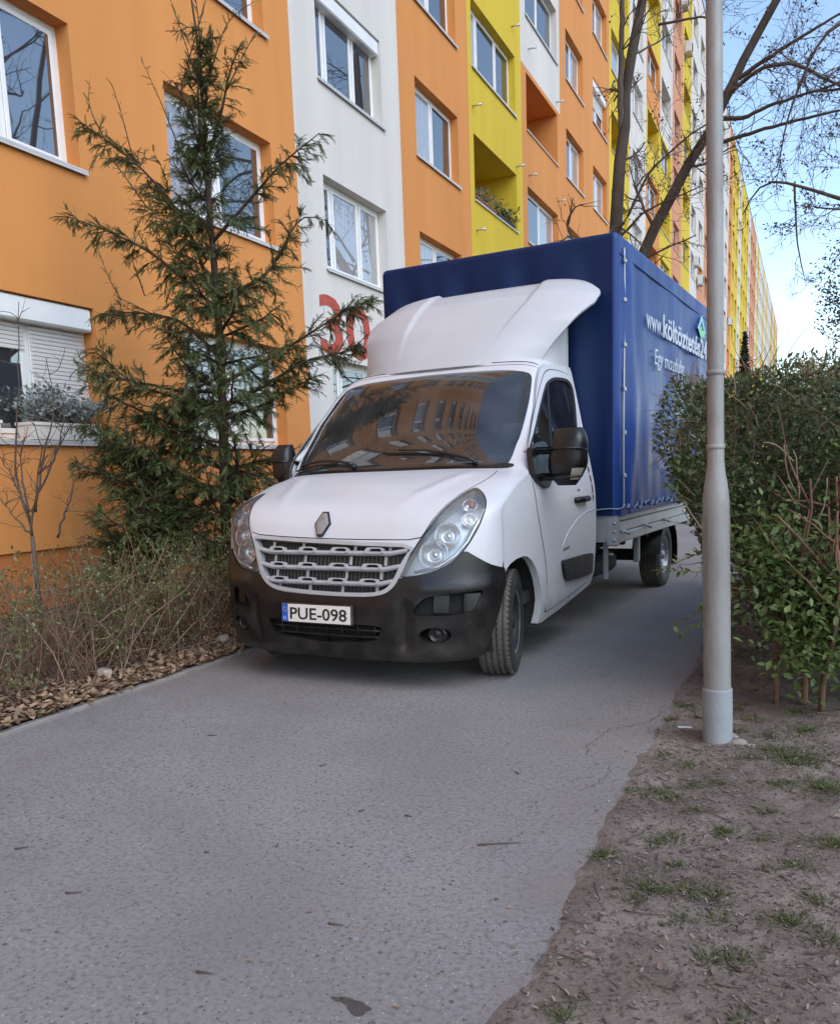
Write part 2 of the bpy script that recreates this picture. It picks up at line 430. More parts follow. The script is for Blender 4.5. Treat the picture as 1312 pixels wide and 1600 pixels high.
# modules along the facade: (y0, y1, opening y0, y1, type, colour by storey)
def const(c): return lambda k: c
MOD = []
y = 7.72
while y > -30:
    a = y-3.6
    MOD.append((a, y, y-2.77, y-.57, 'win2', const('orange'))); y = a
MOD += [(7.72, 11.43, 8.57, 10.77, 'win2', const('orange')), (11.43, 15.12, 12.20, 14.40, 'win3', const('white')),
        (15.12, 18.74, 15.85, 18.05, 'win2', const('orange')), (18.74, 22.6, 19.0, 22.1, 'altA', const('yellow')),
        (22.6, 26.43, 23.05, 26.12, 'altB', lambda k: 'white' if k >= 4 else 'orange'),
        (26.43, 29.95, 27.15, 29.35, 'win2', const('orange')), (29.95, 33.4, 30.75, 32.95, 'win2', const('orange')),
        (33.4, 37.3, 33.75, 36.9, 'altA', const('yellow')), (37.3, 41.2, 38.0, 40.3, 'win2', const('white')),
        (41.2, 45.1, 41.6, 44.7, 'altB', lambda k: 'orange' if k < 5 else ('yellow' if k != 6 else 'orange')),
        (45.1, 49.1, 45.5, 48.6, 'altA', lambda k: 'yellow' if k < 6 else 'white'),
        (49.1, 53.0, 49.8, 52.1, 'win2', const('pink')), (53.0, 56.8, 53.5, 56.4, 'altB', const('yellow')), (56.8, 60.6, 57.5, 59.8, 'win2', const('white'))]
y = 60.6; rr = random.Random(5); i = 0
seq = ['pink', 'pink', 'orange', 'pink', 'yellow', 'white', 'orange', 'yellow', 'yellow', 'white', 'pink', 'yellow', 'orange', 'white']
while y < 210:
    c1 = seq[i % len(seq)]; c2 = rr.choice([c1, c1, 'white', 'yellow']); kk = rr.randint(3, 7)
    MOD.append((y, y+3.8, y+.7, y+3.0, ['win2', 'altA', 'altB'][i % 3], (lambda k, a=c1, b=c2, q=kk: a if k < q else b))); y += 3.8; i += 1
MOD.sort()
REV = .25
def opening_kind(typ, k):
    if typ == 'altA': return 'loggia' if k % 2 == 0 and k > 0 else 'win3'
    if typ == 'altB': return 'loggia' if k % 2 == 1 else 'win2'
    return typ
strip_y0 = None
for (a, b, o0, o1, typ, cf) in MOD:
    mb = MB()
    for k in range(NK):
        mi = WKEYS.index(cf(k)); zb = .52+STOREY*k if k else .70; zt = .52+STOREY*(k+1) if k < NK-1 else HT
        s = SILL0+STOREY*k; t = s+1.40
        dep = REV if opening_kind(typ, k) != 'loggia' else 1.25
        for (p, q, r, u) in ((a, o0, zb, zt), (o1, b, zb, zt), (o0, o1, zb, s), (o0, o1, t, zt)):
            mb.quad((0, p, r), (0, q, r), (0, q, u), (0, p, u), mi)
        mb.quad((0, o0, s), (0, o0, t), (-dep, o0, t), (-dep, o0, s), mi); mb.quad((0, o1, s), (-dep, o1, s), (-dep, o1, t), (0, o1, t), mi)
        mb.quad((0, o0, t), (0, o1, t), (-dep, o1, t), (-dep, o0, t), mi); mb.quad((0, o0, s), (-dep, o0, s), (-dep, o1, s), (0, o1, s), mi)
        if dep > 1: mb.quad((-dep, o0, s), (-dep, o0, t), (-dep, o1, t), (-dep, o1, s), mi)
    mb.build('facade_strip', [WALLM[k] for k in WKEYS], building)
mb = MB(); y0, y1 = MOD[0][0], MOD[-1][1]
mb.box(-.5, -.03, y0, y1, -.1, .70); mb.build('plinth', plinth_m, building)
mb = MB(); mb.quad((-13, y0, 0), (-13, y1, 0), (-13, y1, HT), (-13, y0, HT)); mb.quad((0, y1, 0), (0, y1, HT), (-13, y1, HT), (-13, y1, 0)); mb.quad((0, y0, 0), (-13, y0, 0), (-13, y0, HT), (0, y0, HT))
mb.build('rear_wall', WALLM['white'], building)
mb = MB(); mb.box(-13, .03, y0, y1, HT, HT+.12); mb.build('roof', roof_m, building)

# windows: frame > panes, sill, mullion; one mesh template per kind, then copies
def win_frame(mb, w, h, panes, X=-REV+.07):
    f = .065
    mb.box(X-.07, X, 0, f, 0, h); mb.box(X-.07, X, w-f, w, 0, h); mb.box(X-.07, X, f, w-f, 0, f); mb.box(X-.07, X, f, w-f, h-f, h)
    for (p0, p1) in panes[1:]: mb.box(X-.07, X, p0-.075, p0+.0, f, h-f)
    for (p0, p1) in panes:                       # opening leaf
        p1e = p1-.075 if p1 < w-f-.01 else p1
        g = .05
        mb.box(X, X+.018, p0, p0+g, f, h-f, bev=.004); mb.box(X, X+.018, p1e-g, p1e, f, h-f, bev=.004)
        mb.box(X, X+.018, p0+g, p1e-g, f, f+g, bev=.004); mb.box(X, X+.018, p0+g, p1e-g, h-f-g, h-f, bev=.004)
def pane_list(w, kind):
    f = .065
    if kind == 'win2b': return [(f, w*.66), (w*.66, w-f)]
    if kind == 'win2': return [(f, w*.5+.037), (w*.5+.037, w-f)]
    return [(f, w*.24), (w*.24, w*.66), (w*.66, w-f)]
TEMPL = {}
def window_template(w, kind):
    key = (round(w, 2), kind)
    if key in TEMPL: return TEMPL[key]
    h = 1.40; P = pane_list(w, kind)
    mb = MB(); win_frame(mb, w, h, P); fr = mb.build('window', pvc)
    pn = []
    for (p0, p1) in P:
        p1e = p1-.075 if p1 < w-.08 else p1
        mb = MB(); X = -REV+.07+.006; mb.quad((X, p0+.04, .105), (X, p1e-.04, .105), (X, p1e-.04, h-.105), (X, p0+.04, h-.105)); pn.append(mb.build('pane', glass_dark))
    mb = MB(); mb.box(-REV+.07, .045, -.03, w+.06, -.03, -.005, bev=.004); mb.box(.03, .045, -.03, w+.06, -.055, -.03); sl = mb.build('window_sill', sill_m)
    TEMPL[key] = (fr.data, [p.data for p in pn], sl.data)
    for o in [fr, sl]+pn: bpy.data.objects.remove(o)
    return TEMPL[key]
pane_alt = {}
def place_window(o0, o1, k, kind, shutter=0., box=False, parent=None):
    w = o1-o0; fd, pd, sd = window_template(w, kind)
    fr = bpy.data.objects.new('window', fd); C.objects.link(fr); fr.parent = building
    fr.location = (0, o0, SILL0+STOREY*k)
    q = random.Random(int(o0*100)*31+k)
    for i, p in enumerate(pd):
        d = p
        if q.random() < .38 and not (abs(o0-12.2) < .05 and k == 0):
            if p.name not in pane_alt:
                c = p.copy(); c.materials.clear(); c.materials.append(glass_curtain); pane_alt[p.name] = c
            d = pane_alt[p.name]
        po = bpy.data.objects.new('pane', d); C.objects.link(po); po.parent = fr
        c = np.mean([v.co for v in d.vertices], axis=0)
        R = Matrix.Rotation(math.radians(q.uniform(-.7, .7)), 4, 'Z')@Matrix.Rotation(math.radians(q.uniform(-.7, .7)), 4, 'Y')
        po.matrix_local = Matrix.Translation(Vector(c))@R@Matrix.Translation(-Vector(c))
    so = bpy.data.objects.new('window_sill', sd); C.objects.link(so); so.parent = fr
    if box:
        mb = MB(); mb.box(-REV+.005, -.02, .02, w-.02, 1.15, 1.385, bev=.02); mb.build('shutter_box', pvc, fr)
    if shutter:
        mb = MB(); zt = 1.18 if box else 1.33
        for (p0, p1), dr_ in zip(pane_list(w, kind), shutter):
            p1e = p1-.075 if p1 < w-.08 else p1
            n = int(dr_*(zt-.1)/.042); X = -REV+.092
            for j in range(n): mb.box(X, X+.012, p0+.0, p1e, zt-.042*(j+1)+.003, zt-.042*j, bev=.005)
        mb.build('roller_shutter', shutter_m, fr)
    return fr
nwin = 0; rest = MB(); rest_glass = MB(); loggia_rest = MB()
for (a, b, o0, o1, typ, cf) in MOD:
    if b < -4: continue
    for k in range(NK):
        kind = opening_kind(typ, k); s = SILL0+STOREY*k; w = o1-o0
        if kind == 'loggia':
            mb = loggia_rest if a > 45 else MB()
            mb.box(-1.245, -1.19, o0+.15, o0+1.0, s-.1, s+1.25); mb.box(-1.245, -1.19, o0+1.15, o1-.2, s+.1, s+1.25)
            mb.box(-.20, .04, o0-.03, o1+.06, s-.03, s-.004, 1)
            if a <= 45: mb.build('balcony', [loggia_glass, sill_m], building)
            continue
        if a < 41 and not (a < 3 and k > 5):
            sh = 0; box = False
            if abs(o0-4.95) < .05 and k == 0: sh = (.30, 1.0); box = True
            if abs(o0-12.2) < .05 and k == 2: box = True
            if abs(o0-30.75) < .05 and k in (4, 2): box = True; sh = (.5, .5)
            if abs(o0-4.95) < .05: kind = 'win2b'
            place_window(o0, o1, k, kind, sh, box); nwin += 1
        else:
            P = pane_list(w, kind); t = MB(); win_frame(t, w, 1.4, P)
            rest.add([(x, y+o0, z+s) for x, y, z in t.v], t.f)
            rest.box(-REV+.07, .045, o0-.03, o1+.06, s-.03, s-.005)
            X = -REV+.076; rest_glass.quad((X, o0+.06, s+.06), (X, o1-.06, s+.06), (X, o1-.06, s+1.34), (X, o0+.06, s+1.34))
mw = tag(rest.build('window_frames', pvc, building), kind='stuff')
tag(rest_glass.build('window_panes', glass_dark, building), kind='stuff')
tag(loggia_rest.build('balconies', [loggia_glass, sill_m], building), kind='stuff')
# small metal drying-line brackets on the facade
brk = mat('bracket_metal', (.55, .53, .50), .4, metal=.6)
for (yb, zb) in ((18.98, 9.35), (21.9, 12.2), (22.1, 9.0), (19.05, 6.75), (23.3, 12.25), (23.2, 9.1), (26.1, 9.2), (26.0, 11.9), (26.2, 14.9), (22.4, 14.6)):
    mb = MB(); mb.tube([(0, yb, zb), (.22, yb, zb)], .022, 8); mb.tube([(.2, yb, zb-.05), (.2, yb, zb+.06)], .012, 6); mb.build('line_bracket', brk, building)
# the painted house number
red_m = mat('red_paint', (.42, .070, .045), .85, var=.15, vscale=5, col2=(.46, .13, .09), c2scale=9, c2lo=.5, c2hi=.75)
M = Matrix(((0, 0, 1, .004), (1, 0, 0, 11.86), (0, 1, 0, 3.30), (0, 0, 0, 1)))
text_mesh('30', 1.24, 'house_number', red_m, building, M, .002, width=1.72, bold=.025)
# far end: the low garage-like base course of the facade seen over the hedge is the same building

# air conditioners on the facade
ac_m = mat('ac_housing', (.62, .61, .58), .5, var=.05); ac_d = mat('ac_grille', (.06, .06, .06), .6)
def aircon(yb, zb, label):
    o = thing('air_conditioner', label, 'air conditioner', (0, yb, zb), 0, 'air conditioners on the facade')
    mb = MB(); mb.box(.10, .42, -.42, .42, .0, .58, bev=.02); mb.build('housing', ac_m, o)
    mb = MB(); mb.lathe([(.0, .425), (.2, .428), (.23, .44), (.24, .424)], 'x', 24, at=(0, -.1, .29)); mb.build('fan_grille', ac_d, o)
    mb = MB(); mb.box(.004, .40, -.36, -.32, -.04, 0); mb.box(.004, .40, .32, .36, -.04, 0); mb.box(.004, .03, -.36, -.32, -.3, 0); mb.box(.004, .03, .32, .36, -.3, 0); mb.build('bracket', brk, o)
aircon(51.6, 25.6, 'white air conditioner high on the pink strip, upper of two near the lamp post top')
aircon(53.6, 24.1, 'white air conditioner high beside the yellow strip, lower of two near the lamp post top')
aircon(58.2, 13.6, 'white air conditioner above the blue tarpaulin, upper left of two on the pale strip')
aircon(60.6, 12.9, 'white air conditioner above the blue tarpaulin, lower right of two on the pale strip')
aircon(84.0, 13.6, 'small far air conditioner on the facade just right of the lamp post')

# planter with a silvery plant on the ground-floor window, pots on the yellow loggia
plast = mat('planter_plastic', (.74, .70, .64), .6, var=.06); soil_d = mat('potting_soil', (.03, .022, .016), 1.)
def planter(name, label, y0, y1, z0, x0, x1, h, mp, lm, nleaf, hh, seed, lsz, cat='planter'):
    o = thing(name, label, cat, ((x0+x1)/2, (y0+y1)/2, z0)); w, d = (y1-y0)/2, (x1-x0)/2
    mb = MB(); mb.add([(-d*.8, -w*.96, 0), (d*.8, -w*.96, 0), (d*.8, w*.96, 0), (-d*.8, w*.96, 0), (-d, -w, h), (d, -w, h), (d, w, h), (-d, w, h)], [(0, 1, 5, 4), (1, 2, 6, 5), (2, 3, 7, 6), (3, 0, 4, 7), (3, 2, 1, 0)])
    mb.box(-d-.008, d+.008, -w-.008, -w, h-.03, h); mb.box(-d-.008, d+.008, w, w+.008, h-.03, h); mb.box(d, d+.008, -w, w, h-.03, h); mb.build('trough', mp, o)
    mb = MB(); mb.quad((-d, -w, h-.02), (d, -w, h-.02), (d, w, h-.02), (-d, w, h-.02)); mb.build('soil', soil_d, o)
    q = np.random.default_rng(seed); n = nleaf
    st = np.c_[q.uniform(-d*.8, d*.8, n), q.uniform(-w*.95, w*.95, n)]; u = q.uniform(0, 1, n)**.7
    lean = q.normal(size=(n, 2))*.35
    P = np.c_[st[:, 0]+lean[:, 0]*u*hh+.06*u, st[:, 1]+lean[:, 1]*u*hh, h+u*hh*(.7+.3*np.sin(st[:, 1]*9+seed))]
    Dv = np.c_[lean+q.normal(size=(n, 2))*.6, q.uniform(-.2, 1, n)]
    X, Y, Z = frames(Dv, q); scatter_mesh('foliage', P, X, Y, Z, q.uniform(.6, 1.3, n)*lsz, LEAF, LEAF_F, lm, o)
silver = leafmat('silver_leaf', (.34, .36, .34), (.16, .19, .17), .7, .1, .3)
dkgreen = leafmat('pot_leaf', (.05, .08, .03), (.10, .10, .05), .6, .2, .4)
planter('window_planter', 'cream planter with silvery grey foliage on the shuttered ground floor sill', 6.12, 7.02, SILL0, -.14, .07, .17, plast, silver, 1500, .36, 3, .055)
planter('window_planter', 'pale planter with sparse green plants at the left edge of the ground floor sill', 5.0, 5.78, SILL0, -.14, .07, .17, plast, dkgreen, 350, .2, 4, .05)
terr = mat('pot_clay', (.25, .12, .07), .8)
planter('balcony_planter', 'row of small plants with pale flowers on the left of the yellow loggia', 19.25, 20.55, SILL0+STOREY*2, -.18, -.03, .14, terr, leafmat('pale_flower', (.30, .26, .22), (.06, .09, .04), .7, .1, .3), 260, .28, 5, .07)
planter('balcony_planter', 'dark bushy potted plants on the right of the yellow loggia', 20.75, 22.0, SILL0+STOREY*2, -.18, -.03, .14, soil_d and mat('pot_dark', (.05, .05, .05), .7), dkgreen, 320, .3, 6, .075)
# ================================================================== THE TRUCK
paint = mat('white_paint', (.62, .625, .65), .30, coat=.18, var=.02, vscale=1.2, col2=(.575, .57, .57), c2scale=2.6, c2lo=.52, c2hi=.80)
paint_f = mat('fairing_gelcoat', (.52, .525, .545), .40, var=.04, vscale=2.5, rvar=.05)
blackp = mat('black_plastic', (.0085, .0083, .0085), .33, var=.3, vscale=5, rvar=.07, bump=.06, bscale=400, col2=(.016, .0145, .013), c2scale=7, c2lo=.55, c2hi=.8)
edge_dust(paint, .85, .25, (.40, .36, .31), axis=2, k=.55, sc=5.); edge_dust(blackp, .55, .15, (.085, .072, .060), axis=2, k=.6, sc=6.)
blackg = mat('black_gloss', (.012, .012, .014), .18)
seal = mat('rubber_seal', (.012, .012, .013), .7)
dark_in = mat('dark_cavity', (.008, .008, .009), .9)
glass_w = clearmat('windscreen_glass', (.60, .66, .69), 2.0, dust=.05)
glass_s = clearmat('side_glass', (.25, .28, .28), 1.7, dust=.015)
lens_m = clearmat('lens_clear', (.90, .92, .93), 1.5, dust=.10)
chrome = mat('lamp_chrome', (.92, .92, .91), .24, metal=.75)
chrome2 = mat('lamp_satin', (.80, .82, .85), .30, metal=.55)
silver_m = mat('silver_trim', (.47, .48, .50), .34, metal=.25, var=.08, vscale=9)
amber = mat('amber_bulb', (.60, .26, .15), .25)
tyre_m = mat('tyre_rubber', (.105, .094, .083), .9, var=.25, vscale=9, bump=.2, bscale=150)
tyre_s = mat('tyre_sidewall', (.022, .021, .021), .6, var=.3, vscale=8)
rim_m = mat('steel_rim', (.03, .03, .034), .45, metal=.3)
rim_s = mat('rim_silver', (.36, .36, .37), .35, metal=.8)
alu = mat('aluminium', (.52, .53, .55), .42, metal=.55, var=.08, vscale=3, rvar=.08)
galv = mat('galvanised', (.42, .43, .44), .5, metal=.5, var=.15, vscale=7)
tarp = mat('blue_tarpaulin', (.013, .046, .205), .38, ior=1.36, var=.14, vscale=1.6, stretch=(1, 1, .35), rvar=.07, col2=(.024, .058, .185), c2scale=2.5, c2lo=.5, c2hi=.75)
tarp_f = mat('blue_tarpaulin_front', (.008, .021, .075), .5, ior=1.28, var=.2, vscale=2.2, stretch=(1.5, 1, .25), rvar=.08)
letter_m = mat('white_lettering', (.50, .55, .62), .5, var=.2, vscale=9)
letter_g = mat('green_lettering', (.20, .62, .30), .5)
chassis_m = mat('chassis_black', (.02, .019, .018), .75)
trim_in = mat('cab_interior', (.035, .036, .04), .8)
seat_m = mat('seat_cloth', (.11, .12, .14), .9)
paper_m = mat('paper', (.7, .72, .75), .7)

CAB = [  # y centre, z centre, half width, sweep back at the sides, drop at the sides
 (.165,.185,.92,.40,.0),(.10,.215,.96,.42,.0),(.065,.30,1.0,.43,.0),(.05,.42,1.02,.44,.0),(.05,.52,1.03,.44,.0),
 (.06,.60,1.032,.44,.0),(.085,.75,1.034,.42,.0),(.115,.88,1.034,.39,.0),(.145,.97,1.033,.36,.0),(.19,1.055,1.03,.31,.0),
 (.30,1.15,1.029,.25,.03),(.55,1.247,1.021,.14,.07),(.80,1.318,1.007,.08,.07),(1.035,1.372,.988,.07,.06),
 (1.20,1.53,.932,.03,.05),(1.50,1.822,.855,.01,.05),(1.76,2.075,.79,.0,.055),(1.86,2.14,.775,.0,.065),(2.05,2.19,.765,.0,.075),(2.58,2.218,.758,.0,.08)]
CAB = np.array(CAB)
_seg = np.sqrt(np.sum(np.diff(CAB[:, :2], axis=0)**2, axis=1))
CAB_S = np.concatenate([[0], np.cumsum(_seg)])
def _pchip(xs, ys):
    h = np.diff(xs); d = np.diff(ys)/h; m = np.zeros(len(xs))
    for i in range(1, len(xs)-1):
        if d[i-1]*d[i] > 0:
            w1 = 2*h[i]+h[i-1]; w2 = h[i]+2*h[i-1]
            m[i] = (w1+w2)/(w1/d[i-1]+w2/d[i])
    m[0] = d[0]; m[-1] = d[-1]
    def f(x):
        x = np.clip(x, xs[0], xs[-1]); i = np.clip(np.searchsorted(xs, x)-1, 0, len(xs)-2)
        t = (x-xs[i])/h[i]
        return ((2*t**3-3*t**2+1)*ys[i]+(t**3-2*t**2+t)*h[i]*m[i]+(-2*t**3+3*t**2)*ys[i+1]+(t**3-t**2)*h[i]*m[i+1])
    return f
_cab_f = [_pchip(CAB_S, CAB[:, k]) for k in range(5)]
def lean(P):
    P = np.array(P, float); P[..., 0] -= .10*np.clip(-P[..., 0]/.76, 0, 1)*np.clip((P[..., 2]-1.30)/.45, 0, 1); return P
def nose(q, s):
    q = np.asarray(q, float); s = np.asarray(s, float)
    y, z, W, du, dw = [f(s) for f in _cab_f]
    a = np.abs(q)
    x = np.sign(q)*W*(1.2*a-.2*a**6)
    return lean(np.stack([x, y+du*a**3.4, z-dw*a**4.5], -1))
SIDE_Z = np.array([.20,.28,.45,.70,.95,1.12,1.35,1.70,2.05,2.25])
SIDE_X = np.array([.97,.995,1.03,1.036,1.036,1.028,.985,.890,.800,.745])
_side_f = _pchip(SIDE_Z, SIDE_X)
def side(y, z):
    y = np.asarray(y, float); z = np.asarray(z, float)
    return np.stack([_side_f(z)+0*y, y, z], -1)

def nose_n(q, s):
    e = 2e-3
    d1 = nose(q+e, s)-nose(q-e, s); d2 = nose(q, s+e)-nose(q, s-e)
    return unit(np.cross(d2, d1))*-1
def side_n(y, z):
    e = 5e-3; sl = (_side_f(z+e)-_side_f(z-e))/(2*e)
    return unit(np.stack([np.ones_like(z), 0*z, -sl], -1))
def in_poly(P, poly):
    x, y = P[:, 0], P[:, 1]; c = np.zeros(len(P), bool); n = len(poly)
    for i in range(n):
        x1, y1 = poly[i]; x2, y2 = poly[(i+1) % n]
        k = ((y1 > y) != (y2 > y)) & (x < (x2-x1)*(y-y1)/((y2-y1) if y2 != y1 else 1e-12)+x1); c ^= k
    return c
def smooth_loop(pts, step, rnd=2):
    P = np.array(pts, float)
    for _ in range(rnd):                         # corner cutting
        Q = np.empty((2*len(P), 2)); N1 = np.roll(P, -1, 0); Q[0::2] = .78*P+.22*N1; Q[1::2] = .22*P+.78*N1; P = Q
    out = []
    for i in range(len(P)):
        a, b = P[i], P[(i+1) % len(P)]; n = max(1, int(np.ceil(np.linalg.norm(b-a)/step)))
        for k in range(n): out.append(a+(b-a)*k/n)
    return np.array(out)
def patch(surf, outline, step=.04, off=0., holes=(), rim=.0, hole_rim=.0, rnd=2, bulge=None, mb=None, mi=0, mir=False):
    """a piece of skin cut from a shape by an outline (and holes) in the shape's own two parameters"""
    fn, nn = {'nose': (nose, nose_n), 'side': (side, side_n)}[surf]
    loops = [smooth_loop(outline, step, rnd)]+[smooth_loop(h, step*.6, rnd) for h in holes]
    pts = []; edges = []
    for l in loops:
        o = len(pts); pts += [tuple(p) for p in l]; edges += [(o+i, o+(i+1) % len(l)) for i in range(len(l))]
    nb = len(pts); lo, hi = loops[0].min(0), loops[0].max(0)
    g = np.stack(np.meshgrid(np.arange(lo[0]+step/2, hi[0], step), np.arange(lo[1]+step/2, hi[1], step)), -1).reshape(-1, 2)
    if len(g):
        k = in_poly(g, loops[0])
        for h in loops[1:]: k &= ~in_poly(g, h)
        g = g[k]; B = np.array(pts)
        if len(g):
            d = np.min(np.linalg.norm(g[:, None, :]-B[None, :, :], axis=2), axis=1); g = g[d > step*.45]
    pts += [tuple(p) for p in g]
    V, _, F, *_ = geometry.delaunay_2d_cdt([Vector(p) for p in pts], edges, [], 0, 1e-7)
    V = np.array([tuple(v) for v in V]); F = [tuple(f) for f in F]
    cen = np.array([V[list(f)].mean(0) for f in F]); k = in_poly(cen, loops[0])
    for h in loops[1:]: k &= ~in_poly(cen, h)
    F = [f for f, kk in zip(F, k) if kk]
    def at(P, o):
        a, b = P[:, 0], P[:, 1]; n = nn(a, b); base = fn(a, b)
        oo = np.full(len(P), o) if bulge is None or o is None else o+bulge(a, b)
        return base+n*oo[:, None]
    P3 = at(V, off)
    sg = -1. if mir else 1.
    def put(P): P = np.array(P); P[:, 0] *= sg; return lean(P) if (mir and surf == 'side') else P
    mb = mb or MB()
    # orient outward
    Fi = np.array(F); tn = np.cross(P3[Fi[:, 1]]-P3[Fi[:, 0]], P3[Fi[:, 2]]-P3[Fi[:, 0]])
    fl = (np.sum(tn*nn(V[Fi[:, 0], 0], V[Fi[:, 0], 1])) < 0) ^ mir
    i0 = len(mb.v)
    mb.add(put(P3), [f[::-1] if fl else f for f in F], mi, True)
    if True:
        NN = nn(V[:, 0], V[:, 1])
        if bulge is not None:
            e = 1.5e-3; N2 = np.cross(at(V+np.array([e, 0]), off)-at(V-np.array([e, 0]), off), at(V+np.array([0, e]), off)-at(V-np.array([0, e]), off))
            NN = unit(N2*np.sign(np.sum(N2*NN, 1))[:, None])
        NN = NN*np.array([sg, 1, 1])
        for i, n_ in enumerate(NN): mb.n[i0+i] = tuple(n_)
    for j, l in enumerate(loops):
        r = rim if j == 0 else hole_rim
        if not r: continue
        A = at(l, off); Bq = at(l, off-r)
        mb.grid(np.stack([put(A), put(Bq)], 0), mi, True, closed_v=True)
    return mb
def nose_pt(q, s, off=0.):
    q = np.array([q], float); s = np.array([s], float); return Vector((nose(q, s)+nose_n(q, s)*off)[0])
def nose_nrm(q, s): return Vector(nose_n(np.array([q], float), np.array([s], float))[0])
def mirq(o): return [(-q, s) for q, s in o][::-1]

TRUCK = thing('box_truck', 'white truck with roof fairing and blue tarpaulin box parked on the path, plate PUE-098', 'truck', (4.274, 4.454, 0), -math.radians(4.043))

# outlines (across, along the skin) measured on the shape
GRILLE = [(-.50, .83), (-.25, .817), (0, .806), (.25, .797), (.495, .79), (.465, .69), (.43, .59), (.40, .525), (.355, .484), (.28, .464), (.1, .458), (-.1, .462), (-.28, .474), (-.36, .50), (-.415, .56), (-.45, .66), (-.485, .77)]
GRILLE = [(q, s-.012*q) for q, s in GRILLE]      # level it
HEAD = [(.69, 1.345), (.75, 1.27), (.812, 1.144), (.842, 1.027), (.838, .94), (.80, .85), (.757, .767), (.715, .706), (.675, .664), (.62, .625), (.54, .598), (.45, .585), (.425, .59), (.452, .65), (.49, .737), (.525, .813), (.565, .884), (.605, .986), (.645, 1.113), (.668, 1.25)]
WS = [(-.60, 1.835), (-.3, 1.832), (0, 1.832), (.3, 1.832), (.60, 1.835), (.70, 1.848), (.748, 1.90), (.79, 1.995), (.85, 2.167), (.90, 2.49), (.922, 2.70), (.912, 2.80), (.84, 2.845), (.53, 2.869), (0, 2.887),
      (-.53, 2.869), (-.80, 2.85), (-.89, 2.82), (-.925, 2.74), (-.93, 2.60), (-.93, 2.30), (-.92, 2.05), (-.885, 1.92), (-.80, 1.852)]
LOWG = [(-.37, .30), (-.36, .25), (-.32, .19), (-.05, .165), (.05, .165), (.30, .185), (.335, .24), (.34, .29), (0, .283)]
VENT = [(.50, .355), (.515, .41), (.56, .46), (.66, .478), (.80, .492), (.845, .49), (.825, .43), (.805, .37), (.70, .352), (.58, .347)]
FOG = [(.615+.078*math.cos(a)*1.05, .232+.05*math.sin(a)) for a in np.linspace(0, 2*PI, 14)[:-1]]
# --- cab skin: nose (without the bumper area) and both sides
BASE = [(-1, .50), (-.8, .56), (-.52, .50), (-.36, .44), (0, .43), (.36, .44), (.52, .50), (.8, .56), (1, .50), (1, 1.2), (1, 2.0), (1, 2.9), (1, 3.70), (0, 3.70), (-1, 3.70), (-1, 2.9), (-1, 2.0), (-1, 1.2)]
cab = MB()
shrink = lambda o, f: [((q-np.mean([p[0] for p in o]))*f+np.mean([p[0] for p in o]), (s-np.mean([p[1] for p in o]))*f+np.mean([p[1] for p in o])) for q, s in o]
patch('nose', BASE, .045, 0, holes=[GRILLE, HEAD, mirq(HEAD), shrink(WS, .985)], hole_rim=.09, rnd=1, mb=cab)
# side skin with the wheel arch and the window cut out
edge = [tuple(nose(1., s)[1:]) for s in np.linspace(.565, 3.70, 60)]          # (y, z) of the nose edge
arch = [(.51, .70), (.55, .728), (.61, .752), (.71, .771), (.82, .777), (.90, .767), (.98, .732), (1.05, .675), (1.11, .60), (1.15, .52), (1.175, .44), (1.185, .35), (1.18, .27)]
REAR = [(2.28, .40), (2.37, .50), (2.42, .80), (2.42, 1.0), (2.46, 1.5), (2.56, 1.95), (2.58, 2.10)]
SIDE_O = edge[::-1]+arch+[(1.25, .265), (1.7, .315)]+REAR
SWIN = [(1.165, 1.462), (1.185, 1.482), (1.384, 1.605), (1.59, 1.758), (1.784, 1.90), (1.89, 1.962), (2.06, 2.006), (2.25, 2.018), (2.387, 2.016), (2.452, 1.99), (2.47, 1.94), (2.415, 1.80), (2.33, 1.66), (2.26, 1.52), (2.16, 1.475), (1.6, 1.465)]
for mir in (False, True):
    patch('side', SIDE_O, .06, 0, holes=[SWIN], hole_rim=.04, rnd=0, mb=cab, mir=mir)
    # arch lip turned inward and the inner sill
    A = np.array(arch); S0 = side(A[:, 0], A[:, 1]); S1 = S0.copy(); S1[:, 0] -= .05
    if mir: S0[:, 0] *= -1; S1[:, 0] *= -1; S0 = lean(S0); S1 = lean(S1)
    cab.grid(np.stack([S0, S1], 0))
    L_ = np.array([(1.27, .265), (1.7, .315)]+REAR); S0 = side(L_[:, 0], L_[:, 1]); S1 = S0.copy(); S1[:, 0] -= .1
    if mir: S0[:, 0] *= -1; S1[:, 0] *= -1; S0 = lean(S0); S1 = lean(S1)
    cab.grid(np.stack([S0, S1], 0))
for sg in (1, -1):
    ss_ = np.linspace(.565, 3.70, 60); e0 = nose(np.full(60, float(sg)), ss_); e1 = side(e0[:, 1], e0[:, 2]); e1[:, 0] *= sg
    if sg < 0: e1 = lean(e1)
    n0 = nose_n(np.full(60, float(sg)), ss_); n1 = side_n(e0[:, 1], e0[:, 2])*np.array([sg, 1, 1]); i0 = len(cab.v)
    e1[:, 1] += .012; cab.grid(np.stack([e0, e1], 0), 0, True, flip=sg < 0)
    for i in range(60): cab.n[i0+i] = tuple(n0[i]); cab.n[i0+60+i] = tuple(n1[i])
cab.prism([(-.92, .45), (.92, .45), (.94, 1.3), (.76, 2.1), (-.80, 2.1), (-.94, 1.3)], 'y', 2.40, 2.412)
cabo = cab.build('cab_body', paint, TRUCK)
